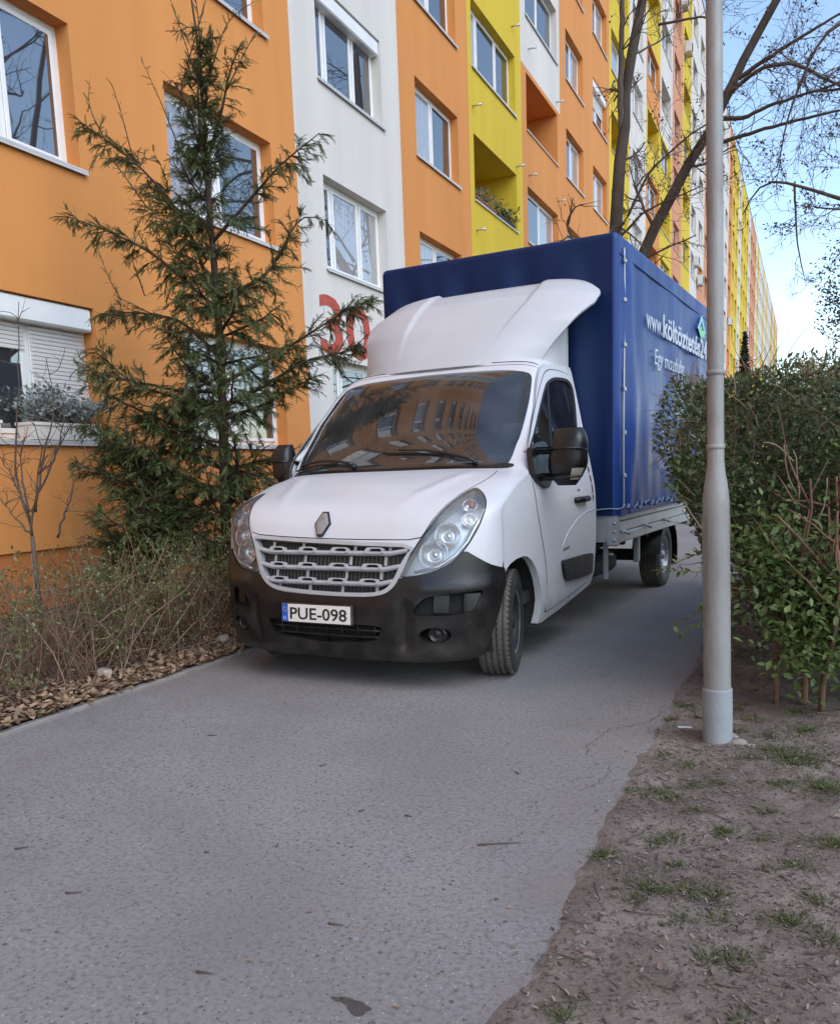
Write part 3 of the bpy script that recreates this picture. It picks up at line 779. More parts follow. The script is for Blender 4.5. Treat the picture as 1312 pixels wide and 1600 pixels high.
# dark inner shell: floor, bulkheads, wheel wells
mb = MB()
mb.box(-.74, .74, .35, 2.3, .30, .42); mb.prism([(-.93, .42), (.93, .42), (.93, 1.35), (.74, 2.13), (-.80, 2.13), (-.93, 1.35)], 'y', 2.32, 2.39); mb.box(-.55, .55, .45, .75, .42, .95)
for sg in (-1, 1):
    x0, x1 = sorted((sg*.70, sg*.985))
    P = [(.81+.40*math.cos(a), .36+.42*math.sin(a)) for a in np.linspace(PI+.35, -.25, 20)]
    mb.grid([[(x0, y, z) for y, z in P], [(x1, y, z) for y, z in P]], 0)
    mb.add([(sg*.70, .81, .36)]+[(sg*.70, y, z) for y, z in P], [(0, i+1, i+2) for i in range(len(P)-1)])
mb.build('wheel_housing', chassis_m, TRUCK)
# interior seen through the glass
mb = MB()
dash = np.array([[(x, 1.14+.10*abs(x)**2, 1.36), (x, 1.42, 1.375), (x, 1.58, 1.33), (x, 1.64, 1.22), (x, 1.60, .80)] for x in np.linspace(-.92, .92, 9)])
mb.grid(dash); mb.box(-.93, .93, 1.0, 2.36, .42, .50); mb.build('dashboard', trim_in, TRUCK)
for x, w in ((.45, .26), (-.36, .46)):
    mb = MB(); mb.box(x-w, x+w, 1.72, 2.12, .66, .82, bev=.05); mb.box(x-w, x+w, 2.08, 2.22, .80, 1.46, bev=.05); so = mb.build('seat', seat_m, TRUCK)
    mb = MB()
    for hx in ((x,) if w < .3 else (x-.22, x+.22)): mb.box(hx-.13, hx+.13, 2.10, 2.20, 1.50, 1.70, bev=.05); mb.box(hx-.04, hx+.04, 2.14, 2.16, 1.44, 1.52)
    mb.build('headrest', seat_m, so)
mb = MB(); ring = [(.45+.20*math.cos(a), 1.60+.20*math.sin(a)*.45, 1.30+.20*math.sin(a)*.89) for a in np.linspace(0, 2*PI, 29)]
mb.tube(ring, .016, 8, cap=False); mb.tube([(.45, 1.72, 1.2), (.45, 1.60, 1.30)], .05, 8); mb.tube([(.26, 1.60, 1.30), (.64, 1.60, 1.30)], .015, 6); mb.build('steering_wheel', blackp, TRUCK)
mb = MB(); mb.box(.05, .40, 1.30, 1.42, 1.378, 1.386); mb.box(.30, .52, 1.22, 1.36, 1.380, 1.40, bev=.005); mb.build('dashboard_papers', paper_m, TRUCK)
mb = MB(); mb.tube([(.36, 1.20, 1.40), (.36, 1.23, 1.50)], .012, 6); mb.lathe([(0, 0), (.035, .002), (.038, .012), (.03, .02), (0, .022)], 'y', 16, at=(.36, 1.22, 1.53)); mb.build('phone_mount', blackg, TRUCK)

# --- windscreen, its black border, the cowl and the wipers
mb = patch('nose', WS, .05, -.012, holes=[shrink(WS, .955)], rnd=1); mb.build('windscreen_seal', seal, TRUCK)
crown = lambda q, s: .115*np.clip(1-(q/.80)**2, 0, 1)*np.clip(1-((s-2.36)/.53)**4, 0, 1)
wso = patch('nose', shrink(WS, .992), .05, -.008, rnd=1, bulge=crown).build('windscreen', glass_w, TRUCK)
COWL = [(-.80, 1.80), (-.5, 1.775), (0, 1.765), (.5, 1.775), (.73, 1.795), (.80, 1.885), (.70, 1.90), (.3, 1.885), (0, 1.88), (-.3, 1.885), (-.75, 1.90), (-.84, 1.885)]
cw = patch('nose', COWL, .04, .004, rim=.02, rnd=1).build('cowl_panel', blackp, TRUCK)
def wiper(q0, s0, q1, s1):
    mb = MB(); n = 12; pts = []
    for i in range(n):
        t = i/(n-1); qq, sq = q0+(q1-q0)*t, s0+(s1-s0)*t+.02*math.sin(PI*t); pts.append(nose_pt(qq, sq, .022+.012*math.sin(PI*t)+float(crown(qq, sq))))
    mb.tube(pts, [.011-.004*i/(n-1) for i in range(n)], 6)
    ex = [nose_pt(q1+(q0-q1)*t, s1-.016+(s0-s1)*t*.30, .012+float(crown(q1+(q0-q1)*t, s1-.016+(s0-s1)*t*.30))) for t in np.linspace(-.22, .72, 12)]
    mb.tube(ex, .007, 5); p = nose_pt(q0, s0, .012); mb.tube([p, nose_pt(q0, s0, .04)], .02, 10)
    mb.build('wiper', blackg, wso)
wiper(.52, 1.86, .02, 1.955); wiper(-.30, 1.86, -.74, 1.92)

# --- bonnet: a raised panel with a dark gap round it, and the badge
BON = [(-.52, .85), (-.25, .832), (0, .822), (.25, .818), (.515, .816), (.545, .875), (.585, .98), (.625, 1.11), (.648, 1.25), (.675, 1.37), (.70, 1.46), (.715, 1.6), (.70, 1.76), (.35, 1.762), (0, 1.758), (-.35, 1.762), (-.70, 1.76), (-.715, 1.6), (-.70, 1.46), (-.675, 1.37), (-.648, 1.25), (-.625, 1.11), (-.585, .98), (-.548, .90)]
BON = [(q, s if s > .86 else s-.004) for q, s in BON]
patch('nose', [(q*1.007, s+(.004 if s > 1.7 else (-.005 if s < .9 else 0))) for q, s in BON], .05, .0008, rnd=1, holes=[BON]).build('bonnet_gap', seal, TRUCK)
crease = lambda q, s: .010*np.exp(-((np.abs(q)-(.36+.16*np.clip((s-1.0)/.5, 0, 1.2)))/.05)**2)*np.clip((s-.95)/.3, 0, 1)*np.clip((1.75-s)/.2, 0, 1)
bono = patch('nose', BON, .03, .005, rim=.006, rnd=1, bulge=crease).build('bonnet', paint, TRUCK)
def badge():
    o = nose_pt(-.045, .91, .006); n = nose_nrm(-.045, .91); x = Vector((1, 0, 0)); x = (x-n*x.dot(n)).normalized(); yv = n.cross(x)
    if yv.z < 0: yv = -yv
    def P(a, b, h): return o+x*a+yv*b+n*h
    W, H = .062, .088
    def rhomb(sx, sy): return [(-W*sx, 0), (-W*.34*sx, H*sy), (W*.34*sx, H*sy), (W*sx, 0), (W*.34*sx, -H*sy), (-W*.34*sx, -H*sy)]
    mb = MB(); r = rhomb(1, 1); mb.add([P(a, b, .0) for a, b in r]+[P(a*.94, b*.95, .010) for a, b in r], [tuple(range(6, 12))]+[(i, (i+1) % 6, 6+(i+1) % 6, 6+i) for i in range(6)])
    bo = mb.build('badge', blackg, bono)
    mb = MB(); a_, b_ = rhomb(.80, .84), rhomb(.36, .40); n6 = 6
    mb.add([P(p, q, .011) for p, q in a_]+[P(p*1.05, q*1.05, .018) for p, q in b_]+[P(p, q, .012) for p, q in b_],
           [(i, (i+1) % 6, 6+(i+1) % 6, 6+i) for i in range(6)]+[(6+i, 6+(i+1) % 6, 12+(i+1) % 6, 12+i) for i in range(6)]+[tuple(range(12, 18))])
    mb.build('emblem', mat('emblem_metal', (.34, .34, .34), .3, metal=.4), bono)
badge()

# --- grille
gro = patch('nose', GRILLE, .03, -.042, rnd=1).build('grille', mat('grille_mesh', (.030, .029, .028), .6), TRUCK)
def ring_patch(outl, w_in, off, rim, name, m, par, sx=None):
    c = np.mean(np.array(outl), 0); inner = []
    P = np.array(outl); 
    for i in range(len(P)):
        t = P[(i+1) % len(P)]-P[i-1]; t /= np.linalg.norm(t); nrm = np.array([-t[1], t[0]])
        if np.dot(nrm, c-P[i]) < 0: nrm = -nrm
        inner.append(tuple(P[i]+nrm*w_in))
    return patch('nose', outl, .02, off, holes=[inner], rim=rim, hole_rim=rim, rnd=1).build(name, m, par)
fr_out = [p for p in GRILLE]
ring_patch(fr_out, .024, .014, .05, 'grille_frame', silver_m, gro)
def gr_half(s):                                   # half width of the opening at height s
    P = np.array(GRILLE); R = P[(P[:, 0] > 0)]; R = R[np.argsort(R[:, 1])]
    return float(np.interp(s, R[:, 1], R[:, 0]))
mb = MB()
for q in np.arange(-.47, .48, .0235):
    pts = [nose_pt(q, s, -.034) for s in np.linspace(.47, .79, 8) if abs(q) < gr_half(s)-.02]
    if len(pts) > 1: mb.tube(pts, .0035, 4)
for s in np.arange(.485, .79, .032):
    w = gr_half(s)-.02; mb.tube([nose_pt(q, s, -.034) for q in np.linspace(-w, w, 14)], .0025, 4)
for q in (-.30, -.10, .10, .30):                  # satin uprights
    for j in range(4):
        s0 = .478+.088*j; pts = [(nose_pt(q+.02*j*np.sign(q), s, -.022)) for s in (s0, s0+.055)]
        a, b = pts; d = Vector((.011, 0, 0)); mb.add([a-d, a+d, b+d, b-d], [(0, 1, 2, 3)], 1)
mb.build('mesh_ribs', [mat('rib_dark', (.10, .095, .09), .45, metal=.5), silver_m], gro)
for s in (.735, .638, .546):
    w = gr_half(s)-.018
    rows = []
    for q in np.linspace(-w, w, 49):
        lift = .020*max(0., (abs(q)-.80*w)/(.20*w))
        rows.append([nose_pt(q, s-.024+lift, -.01), nose_pt(q, s-.019+lift, .010), nose_pt(q, s-.001+lift, .014), nose_pt(q, s+.008+lift, -.004), nose_pt(q, s+.006+lift, -.025)])
    mb = MB(); mb.grid(rows, flip=True); bo = mb.build('grille_bar', silver_m, gro)
    sc = .93+.07*(s-.546)/.19
    for q in (-.31*sc, -.115*sc, .085*sc, .285*sc):
        Q = [(q-.056, s-.014), (q-.044, s+.018), (q-.034, s+.024), (q+.042, s+.024), (q+.050, s+.019), (q+.054, s-.014)]
        Hq = [(q-.026, s-.006), (q-.022, s+.017), (q+.042, s+.017), (q+.044, s-.006)]
        mb = patch('nose', Q, .015, .024, rim=.035, holes=[Hq], hole_rim=.03, rnd=1); mb.build('grille_loop', silver_m, gro)
        mb = patch('nose', [(a, b) for a, b in Hq], .02, .008, rnd=1); mb.build('loop_slot', dark_in, gro)

# --- bumper with openings
EDGE_B = [(1.0, .605), (.985, .48), (.965, .38), (.93, .26), (.895, .16), (.865, .09)]
TOPB = [(.425, .578), (.54, .594), (.62, .620), (.677, .661), (.718, .704), (.748, .738), (.80, .70), (.88, .645), (.95, .62)]
lowb = [(.60, .06), (.3, .035), (0, .028)]
half = TOPB+EDGE_B+lowb
grb = [(.425, .56), (.40, .518), (.355, .480), (.28, .460), (.1, .455), (-.1, .459), (-.28, .471), (-.36, .497), (-.412, .555)]
BUMP = half+[(-q, s) for q, s in half[::-1][1:]]+grb[::-1]
def bulge_b(q, s):
    a = np.abs(q)
    return .020*np.exp(-((s-.33)/.035)**2)*np.clip((.44-a)/.06, 0, 1)*0+.018*np.exp(-((s-.10)/.05)**2)+.012*np.exp(-((s-.515)/.05)**2)*(a > .45)*np.clip((a-.45)/.1, 0, 1)-.024*np.exp(-((a-.465)/.030)**2)*np.clip((s-.1)/.08, 0, 1)*np.clip((.46-s)/.08, 0, 1)
bumper = patch('nose', BUMP, .028, .014, holes=[LOWG, VENT, mirq(VENT), FOG, mirq(FOG)], rim=.03, hole_rim=.06, rnd=1, bulge=bulge_b).build('bumper', blackp, TRUCK)
gb = MB()
for O in (LOWG, VENT, mirq(VENT)): patch('nose', O, .05, -.045, rnd=1, mb=gb)
gb.build('opening_backing', dark_in, bumper)
mb = MB()
for s in (.205, .248): mb.tube([nose_pt(q, s, -.008) for q in np.linspace(-.345, .325, 16)], .0075, 6)
for q in np.linspace(-.29, .29, 7): mb.tube([nose_pt(q, .172, -.014), nose_pt(q, .285, -.014)], .006, 5)
mb.build('lower_grille', blackp, bumper)
for sg in (1, -1):
    # vent fin and fog lamp
    mb = MB(); mb.grid([[nose_pt(sg*q, s, o) for s in (.36, .42, .475)] for q, o in ((.755, -.02), (.785, .004), (.835, .010))]); mb.build('vent_fin', blackp, bumper); mb = MB(); mb.grid([[nose_pt(sg*q, s, -.03) for s in (.36, .40, .47)] for q in (.60, .64, .68)]); mb.build('vent_blade', blackp, bumper)
    mb = MB(); mb.grid([[nose_pt(sg*q, .345, o) for o in (-.02, .026)] for q in np.linspace(.50, .80, 9)]); mb.grid([[nose_pt(sg*q, .345+d, .026) for d in (0, .008)] for q in np.linspace(.50, .80, 9)]); mb.build('vent_lip', blackp, bumper)
    fo = nose_pt(sg*.625, .232, -.01); fn = Vector((sg*.25, -1, 0)).normalized(); fx = Vector((0, 0, 1)); fy = fn.cross(fx)
    def fogp(r, h): return [tuple(fo+(fx*math.cos(a)+fy*math.sin(a))*r+fn*h) for a in np.linspace(0, 2*PI, 25)[:-1]]
    mb = MB(); mb.grid([fogp(.078, -.03), fogp(.068, -.012), fogp(.052, .006), fogp(.046, .010), fogp(.040, .004), fogp(.036, -.004), fogp(.018, .002), fogp(.001, .004)], closed_v=True); fl = mb.build('fog_lamp', blackg, bumper)
    # tow bracket crease under the fog lamp
PL = nose_pt(-.03, .345, .045)
plate_M = Matrix.Translation(PL)@Matrix.Rotation(math.radians(90-3), 4, 'X')
mb = MB(); mb.box(-.27, .27, -.063, .063, -.03, -.002, bev=.006); po = mb.build('licence_plate', blackp, TRUCK); po.matrix_local = plate_M
mb = MB(); mb.box(-.26, .26, -.056, .056, -.002, .001, bev=.001); mb.build('plate_face', mat('plate_white', (.78, .72, .66), .35), po)
mb = MB(); mb.box(-.26, -.212, -.056, .056, .001, .0018); mb.build('country_strip', mat('plate_blue', (.02, .10, .45), .4), po)
pk = mat('plate_black', (.012, .012, .012), .5)
text_mesh('PUE-098', .105, 'plate_number', pk, po, Matrix(((1, 0, 0, -.195), (0, 1, 0, -.037), (0, 0, 1, .0022), (0, 0, 0, 1))), .0006, width=.43, bold=.0012)
text_mesh('H', .036, 'plate_country', letter_m, po, Matrix(((1, 0, 0, -.248), (0, 1, 0, -.046), (0, 0, 1, .0024), (0, 0, 0, 1))), .0004)
mb = MB()
for k in range(12):
    a = 2*PI*k/12; cx, cy = -.236+.013*math.cos(a), .022+.013*math.sin(a); mb.quad((cx-.002, cy-.002, .0022), (cx+.002, cy-.002, .0022), (cx+.002, cy+.002, .0022), (cx-.002, cy+.002, .0022))
mb.build('plate_stars', mat('star_yellow', (.7, .5, .05), .5), po)

# --- headlights
for sg in (1, -1):
    H = HEAD if sg > 0 else mirq(HEAD)
    ho = patch('nose', H, .03, -.085, rnd=2).build('headlight', chrome2, TRUCK)
    def lampdisc(q, s, r, d0, prof, name, m, inner=None):
        o = nose_pt(sg*q, s, d0); n = nose_nrm(sg*q, s); n = (n+Vector((0, -.7, .1))).normalized(); x = Vector((0, 0, 1)); x = (x-n*x.dot(n)).normalized(); yv = n.cross(x)
        mb = MB(); mb.grid([[tuple(o+(x*math.cos(a)+yv*math.sin(a))*r*pr+n*ph*r) for a in np.linspace(0, 2*PI, 29)[:-1]] for pr, ph in prof], closed_v=True)
        lo = mb.build(name, m, ho)
    bowl = [(1.06, .25), (1.02, .30), (.96, .22), (.85, -.05), (.6, -.30), (.3, -.42), (.28, -.1), (.18, .02), (.01, .05)]
    lampdisc(.655, .838, .078, -.045, bowl, 'high_beam', chrome); lampdisc(.59, .720, .088, -.048, bowl, 'low_beam', chrome)
    lampdisc(.762, .945, .042, -.036, bowl, 'side_lamp', chrome); lampdisc(.728, 1.105, .044, -.036, bowl, 'indicator', chrome); lampdisc(.735, 1.107, .020, -.03, [(1, -.3), (.9, .4), (.5, .8), (.01, .9)], 'indicator_bulb', amber)
    mb = MB(); mb.tube([nose_pt(sg*q, s, -.004) for q, s in ((.835, 1.02), (.815, .91), (.76, .79), (.70, .705), (.62, .645), (.50, .61))], .010, 6); mb.build('lamp_edge', chrome2, ho)
    patch('nose', H, .03, .004, rim=.02, rnd=2).build('lens', lens_m, ho)
    c = np.mean(np.array(H), 0)
    P = np.array(H); O = []
    for i in range(len(P)):
        t = P[(i+1) % len(P)]-P[i-1]; t /= np.linalg.norm(t); nn_ = np.array([-t[1], t[0]])
        if np.dot(nn_, c-P[i]) > 0: nn_ = -nn_
        O.append(tuple(P[i]+nn_*.007))
    patch('nose', O, .02, .0025, holes=[H], rnd=2).build('headlight_seal', seal, ho)

# --- doors: raised panel, window, handle, trim
DOOR = [(1.112, 1.445), (1.333, 1.626), (1.60, 1.835), (1.79, 1.972), (1.885, 2.031), (2.0, 2.066), (2.15, 2.078), (2.35, 2.078), (2.46, 2.06), (2.505, 1.96), (2.40, 1.5), (2.372, 1.02), (2.35, .62), (2.29, .455), (1.75, .385), (1.30, .335), (1.262, .36), (1.275, .52), (1.24, .70), (1.16, .90), (1.10, 1.05), (1.082, 1.25)]
TRIM = [(1.53, .665), (1.60, .672), (2.21, .662), (2.262, .645), (2.25, .52), (2.225, .492), (1.66, .505), (1.60, .525)]
for mir in (False, True):
    sg = -1 if mir else 1
    do = patch('side', DOOR, .05, .005, rim=.006, rnd=1, holes=[shrink(SWIN, 1.03)], hole_rim=.006, mir=mir).build('door', paint, TRUCK)
    patch('side', shrink(DOOR, 1.010), .05, .0015, rnd=1, holes=[shrink(DOOR, .96)], mir=mir).build('door_gap', seal, do)
    wo = patch('side', SWIN, .04, -.004, rnd=1, mir=mir).build('side_window', glass_s, do)
    patch('side', shrink(SWIN, 1.045), .03, .007, rnd=1, holes=[shrink(SWIN, .95)], rim=.008, hole_rim=.015, mir=mir).build('window_seal', seal, do)
    patch('side', [(1.60, 1.47), (1.628, 1.47), (1.93, 1.97), (1.90, 1.965)], .04, .003, rnd=0, rim=.01, mir=mir).build('window_divider', seal, do)
    patch('side', TRIM, .03, .028, rim=.026, rnd=2, mir=mir).build('door_trim', blackp, do)
    mb = MB(); hx = sg*1.028
    mb.tube([(hx, 1.88, 1.085), (hx+sg*.035, 1.91, 1.09), (hx+sg*.038, 2.12, 1.09), (hx, 2.15, 1.085)], [.02, .024, .024, .018], 8); mb.build('handle', blackp, do)
    mb = MB(); mb.lathe([(.013, sg*.0), (.013, sg*.006), (.0, sg*.007)], 'x', 14, at=(hx+sg*.004, 1.985, 1.165)); mb.build('lock', rim_s, do)
    # pressed rib above the trim, small model script is only a short dark bar
    mb = MB()
    rib = resample([(2.36, 1.0), (2.12, .985), (1.93, .945), (1.76, .885), (1.64, .82), (1.56, .755)], 16); q3 = side(rib[:, 0], rib[:, 1]); q3[:, 0] = sg*(q3[:, 0]+.004)
    mb.tube([tuple(p) for p in q3], [.006]*15+[.001], 6); mb.build('door_rib', paint, do)
    patch('side', [(1.585, .735), (1.73, .745), (1.73, .762), (1.60, .752)], .03, .008, rnd=0, rim=.003, mir=mir).build('door_script', rim_s, do)
    # rust on the rear edge of the driver's door
    if not mir:
        rust = mat('rust', (.10, .05, .025), .9, var=.4, vscale=30)
        mb = MB()
        for k, (zz, ln) in enumerate(((1.31, .05), (1.24, .06), (1.16, .07), (1.09, .05))):
            patch('side', [(2.315+.006*k, zz-ln*.5), (2.345, zz-ln*.6), (2.36, zz), (2.345, zz+ln*.55), (2.325, zz+ln*.5)], .02, .0075, rnd=2, mb=mb)
        mb.build('rust_patch', rust, do)
# --- mirrors
def mirror(sg, xo=0.):
    mo = MB()
    Mo = [(1.095, 1.42), (1.15, 1.48), (1.33, 1.51), (1.46, 1.50), (1.46, 1.27), (1.37, 1.24), (1.27, 1.185), (1.06, 1.262)]
    patch('side', Mo, .03, .035, rim=.04, rnd=1, mir=sg < 0, mb=mo)
    def rbox(x0, x1, y0, y1, z0, z1, b): mo.box(min(sg*x0, sg*x1), max(sg*x0, sg*x1), y0, y1, z0, z1, bev=b)
    rbox(.98, 1.20-xo, 1.16, 1.24, 1.425, 1.475, .02); rbox(.99, 1.20-xo, 1.15, 1.23, 1.25, 1.30, .02)
    m = mo.build('mirror', blackp, TRUCK)
    # head: a rounded shell, fuller at the top
    yc = 1.22
    rows = []
    for v, (w0, w1, d) in zip(np.linspace(0, 1, 11), ((.06, .16, .02), (.03, .19, .06), (.01, .215, .085), (.0, .235, .10), (.0, .245, .105), (.0, .245, .105), (.02, .245, .105), (.030, .245, .105), (.036, .242, .10), (.046, .232, .085), (.062, .21, .04))):
        z = 1.215+v*.375; x0, x1 = 1.085-xo+w0*.9, 1.10-xo*1.6+w1; cx, hw = (x0+x1)/2, (x1-x0)/2
        row = []
        for k in range(24):
            a = 2*PI*k/24; cc, ss = math.cos(a), math.sin(a)
            ex = math.copysign(abs(cc)**.6, cc)*hw; ey = math.copysign(abs(ss)**.6, ss)
            row.append((sg*(cx+ex), yc+(ey*.035 if ey > 0 else ey*d), z))
        rows.append(row)
    mb = MB(); mb.grid(rows, closed_v=True); n = 24
    mb.add([rows[0][k] for k in range(n)], [tuple(range(n))]); mb.add([rows[-1][k] for k in range(n)], [tuple(range(n))])
    mb.build('mirror_housing', blackp, m, fixn=True)
    mb = MB(); mb.tube([(sg*(1.115-xo), yc-.095, 1.455), (sg*(1.2-xo), yc-.112, 1.462), (sg*(1.32-xo), yc-.105, 1.455), (sg*(1.343-xo), yc-.02, 1.44)], .010, 6); mb.tube([(sg*(1.11-xo), yc-.08, 1.275), (sg*(1.2-xo), yc-.105, 1.27), (sg*(1.32-xo), yc-.09, 1.275)], .008, 6); mb.build('mirror_ridge', blackp, m)
    mb = MB(); mb.quad((sg*(1.15-xo), yc+.037, 1.27), (sg*(1.30-xo*1.4), yc+.037, 1.27), (sg*(1.30-xo*1.4), yc+.037, 1.50), (sg*(1.16-xo), yc+.037, 1.50)); mb.build('mirror_glass', chrome, m)
    mb = MB(); mb.grid([[(x+sg*.003, y-.003, z) for x, y, z in rows[j][19:24]] for j in (1, 2, 3)]); mb.build('repeater_lamp', mat('repeater', (.45, .40, .33), .25), m)
mirror(1); mirror(-1, .085)

# --- roof fairing
def fairing(a, b):
    """a across -1..1, b 0 bottom .. 1 top"""
    W = np.interp(b, [0, .2, .4, .6, .8, .92, 1.], [.775, .835, .93, 1.0, 1.015, 1.0, .98])
    cx = .085*np.clip(b*1.4, 0, 1)-.075*np.clip(1-b*1.4, 0, 1)
    zt = np.interp(b, [0, .15, .4, .7, .9, 1.], [2.135, 2.255, 2.46, 2.69, 2.80, 2.835]); yt = np.interp(b, [0, .15, .4, .7, .9, 1.], [1.80, 1.87, 2.02, 2.27, 2.47, 2.60])
    aa = np.abs(a)
    z = zt-.11*aa**7*np.clip((b-.45)/.55, 0, 1)-.012*aa**2+.024*np.clip((b-.1)/.4, 0, 1)*np.clip((aa-.47)/.035, 0, 1)*(1-.75*np.clip((aa-.52)/.4, 0, 1))
    y = yt+.22*aa**3*(1-b)+.03*aa**3
    return np.stack([cx+a*W*(1-.06*aa**8*np.clip((b-.6)/.4, 0, 1)), y, z], -1)
A_, B_ = np.meshgrid(np.linspace(-1, 1, 115), np.linspace(0, 1, 31), indexing='ij')
Fp = fairing(A_, B_); Nf = unit(np.cross(np.gradient(Fp, axis=0), np.gradient(Fp, axis=1)))
if Nf[57, 15, 1] > 0: Nf = -Nf
mb = MB(); th = .030
mb.grid(Fp); mb.grid(Fp-Nf*th, flip=True)
for sl in ((0, slice(None)), (-1, slice(None)), (slice(None), 0), (slice(None), -1)):
    e = Fp[sl]; 
    # rolled lip
    mb.grid(np.stack([e, e-Nf[sl]*th*.5+(np.array([0, .012, .004]) if sl[0] == slice(None) else np.array([.010*(1 if sl[0] == -1 else -1), .004, 0])), e-Nf[sl]*th], 0))
fo = mb.build('roof_fairing', paint_f, TRUCK, fixn=True)
mb = MB()                                          # the narrower base that carries the flare
for sg in (-1, 1):
    rows = []
    for b in np.linspace(.02, .88, 12):
        p = fairing(np.array(sg*.95), np.array(b)); c = .085*min(1, b*1.4)-.05
        rows.append([(float(p[0]), float(p[1])+.028, float(p[2])-.022), (sg*.80+c*.6, min(float(p[1])+.16, 2.42), float(p[2])-.05), (sg*.79+c*.6, 2.46, float(p[2])-.06)])
    mb.grid(rows); lo = rows[0]; mb.grid([lo, [(x, y+.02, 2.08) for x, y, z in lo]])
mb.grid([[(x, 2.462, z) for z in (2.1, 2.72)] for x in (-.80, .80)])
mb.build('fairing_base', paint_f, fo)
mb = MB(); mb.tube([nose_pt(q, 2.99, .004) for q in np.linspace(-.93, .93, 21)], .0025, 6); mb.build('fairing_seal', seal, fo)  # dark tube drawn as the thin shadow line at the fairing foot
patch('nose', [(-.97, 2.93), (0, 2.935), (.97, 2.93), (.97, 2.94), (0, 2.945), (-.97, 2.94)], .06, .001, rnd=0).build('roof_seam', mat('seam_grey', (.25, .25, .25), .8), TRUCK)

# --- wheels
def wheel(x, y, sg, steer=0., silver=False):
    W = thing('wheel', None, None)
    W.parent = TRUCK; W.location = (sg*x, y, .345); W.rotation_euler = (0, 0, steer)
    R, hw = .345, .112
    prof = [(.205, hw*.80), (.225, hw*.98), (.27, hw*1.03), (.305, hw*1.0), (.330, hw*.93), (.3405, hw*.82)]
    grooves = []
    for g in (.52, .18, -.18, -.52):
        grooves += [(.345, hw*(g+.07)), (.336, hw*(g+.05)), (.336, hw*(g-.05)), (.345, hw*(g-.07))]
    full = prof+[(.345, hw*.70)]+grooves+[(.345, -hw*.70)]+[(r, -h) for r, h in prof[::-1]]
    mb = MB(); mb.lathe([(r, h*sg) for r, h in full[5:-5]], 'x', 72); mb.lathe([(r, h*sg) for r, h in full[:6]], 'x', 72, 1); mb.lathe([(r, h*sg) for r, h in full[-6:]], 'x', 72, 1)
    # tread sipes: shallow shoulder blocks
    for k in range(60):
        a = 2*PI*k/60
        for (h0, h1) in ((.72, .90), (-.90, -.72), (.26, .46), (-.10, .12), (-.46, -.26)):
            da = .028; r0, r1 = .343, .3485
            c = [(r0 if j < 2 else r1) for j in range(4)]
            P = []
            for rr_, aa in ((r0, a), (r0, a+da*2), (r1, a+da*2), (r1, a)):
                for hh in (h0, h1):
                    rq = rr_-(.006 if abs(hh) > .85 else 0); P.append((hh*hw*sg, rq*math.cos(aa), rq*math.sin(aa)))
            mb.add(P, [(4, 5, 7, 6), (0, 1, 7, 6), (2, 3, 5, 4), (0, 2, 4, 6), (1, 3, 5, 7)])
    ty = mb.build('tyre', [tyre_m, tyre_s], W, fixn=True)
    mb = MB(); m = rim_s if silver else rim_m
    mb.lathe([(.206, hw*.75*sg), (.203, hw*.86*sg), (.196, hw*.84*sg), (.188, hw*.55*sg), (.160, hw*.30*sg), (.150, hw*.34*sg), (.10, hw*.50*sg), (.085, hw*.50*sg), (.08, hw*.2*sg), (.055, hw*.2*sg), (.05, hw*.8*sg), (.0, hw*.85*sg)], 'x', 40)
    for k in range(5):
        a = 2*PI*k/5; mb.lathe([(.016, hw*.3*sg), (.015, hw*.62*sg), (0, hw*.66*sg)], 'x', 8, at=(0, .105*math.cos(a), .105*math.sin(a)))
    ri = mb.build('rim', m, W)
    if not silver:
        mb = MB(); mb.lathe([(.207, hw*.80*sg), (.206, hw*.90*sg), (.200, hw*.88*sg), (.198, hw*.8*sg)], 'x', 40); mb.build('rim_edge', rim_s, W)
    mb = MB(); mb.lathe([(.20, -hw*.9*sg), (.10, -hw*.6*sg), (.0, -hw*.6*sg)], 'x', 20); mb.build('brake_drum', chassis_m, W)
wheel(.878, .805, 1, math.radians(14)); wheel(.878, .805, -1, math.radians(14)); wheel(.872, 5.20, 1, 0, True); wheel(.872, 5.20, -1, 0, True)

# --- chassis, mudguards
mb = MB()
for sg in (-1, 1): mb.box(min(sg*.36, sg*.46), max(sg*.36, sg*.46), 1.0, 6.7, .48, .66)
for y in (2.7, 3.6, 4.5, 5.6, 6.5): mb.box(-.95, .95, y-.04, y+.04, .60, .68)
mb.box(-.7, .7, 2.5, 3.6, .32, .50); mb.box(-.85, .85, 5.14, 5.26, .28, .40); mb.box(.35, .75, 3.2, 4.1, .30, .50, bev=.05)
mb.tube([(-.2, 1.2, .30), (-.2, 6.0, .33)], .05, 10); mb.build('chassis', chassis_m, TRUCK)
for sg in (-1, 1):
    P = [(5.20+.44*math.cos(a), .36+.40*math.sin(a)) for a in np.linspace(math.radians(175), math.radians(-25), 20)]
    mb = MB(); x0, x1 = sg*.72, sg*1.02
    mb.grid([[(x0, y, z) for y, z in P], [(x1, y, z) for y, z in P], [(x1, y-(y-5.2)*.05, z-(z-.36)*.07) for y, z in P]]); mb.build('mudguard', blackp, TRUCK)
    mb = MB(); mb.box(min(sg*1.0, sg*1.05), max(sg*1.0, sg*1.05), 3.72, 3.80, .42, .70, bev=.01); mb.build('side_bracket', galv, TRUCK)
    mb = MB(); mb.box(min(sg*1.0, sg*1.04), max(sg*1.0, sg*1.04), 2.72, 2.76, .38, .70, bev=.008)
    mb.tube([(sg*1.02, 2.74, .60), (sg*1.02, 2.95, .57)], .012, 6); mb.build('side_bracket', galv, TRUCK)

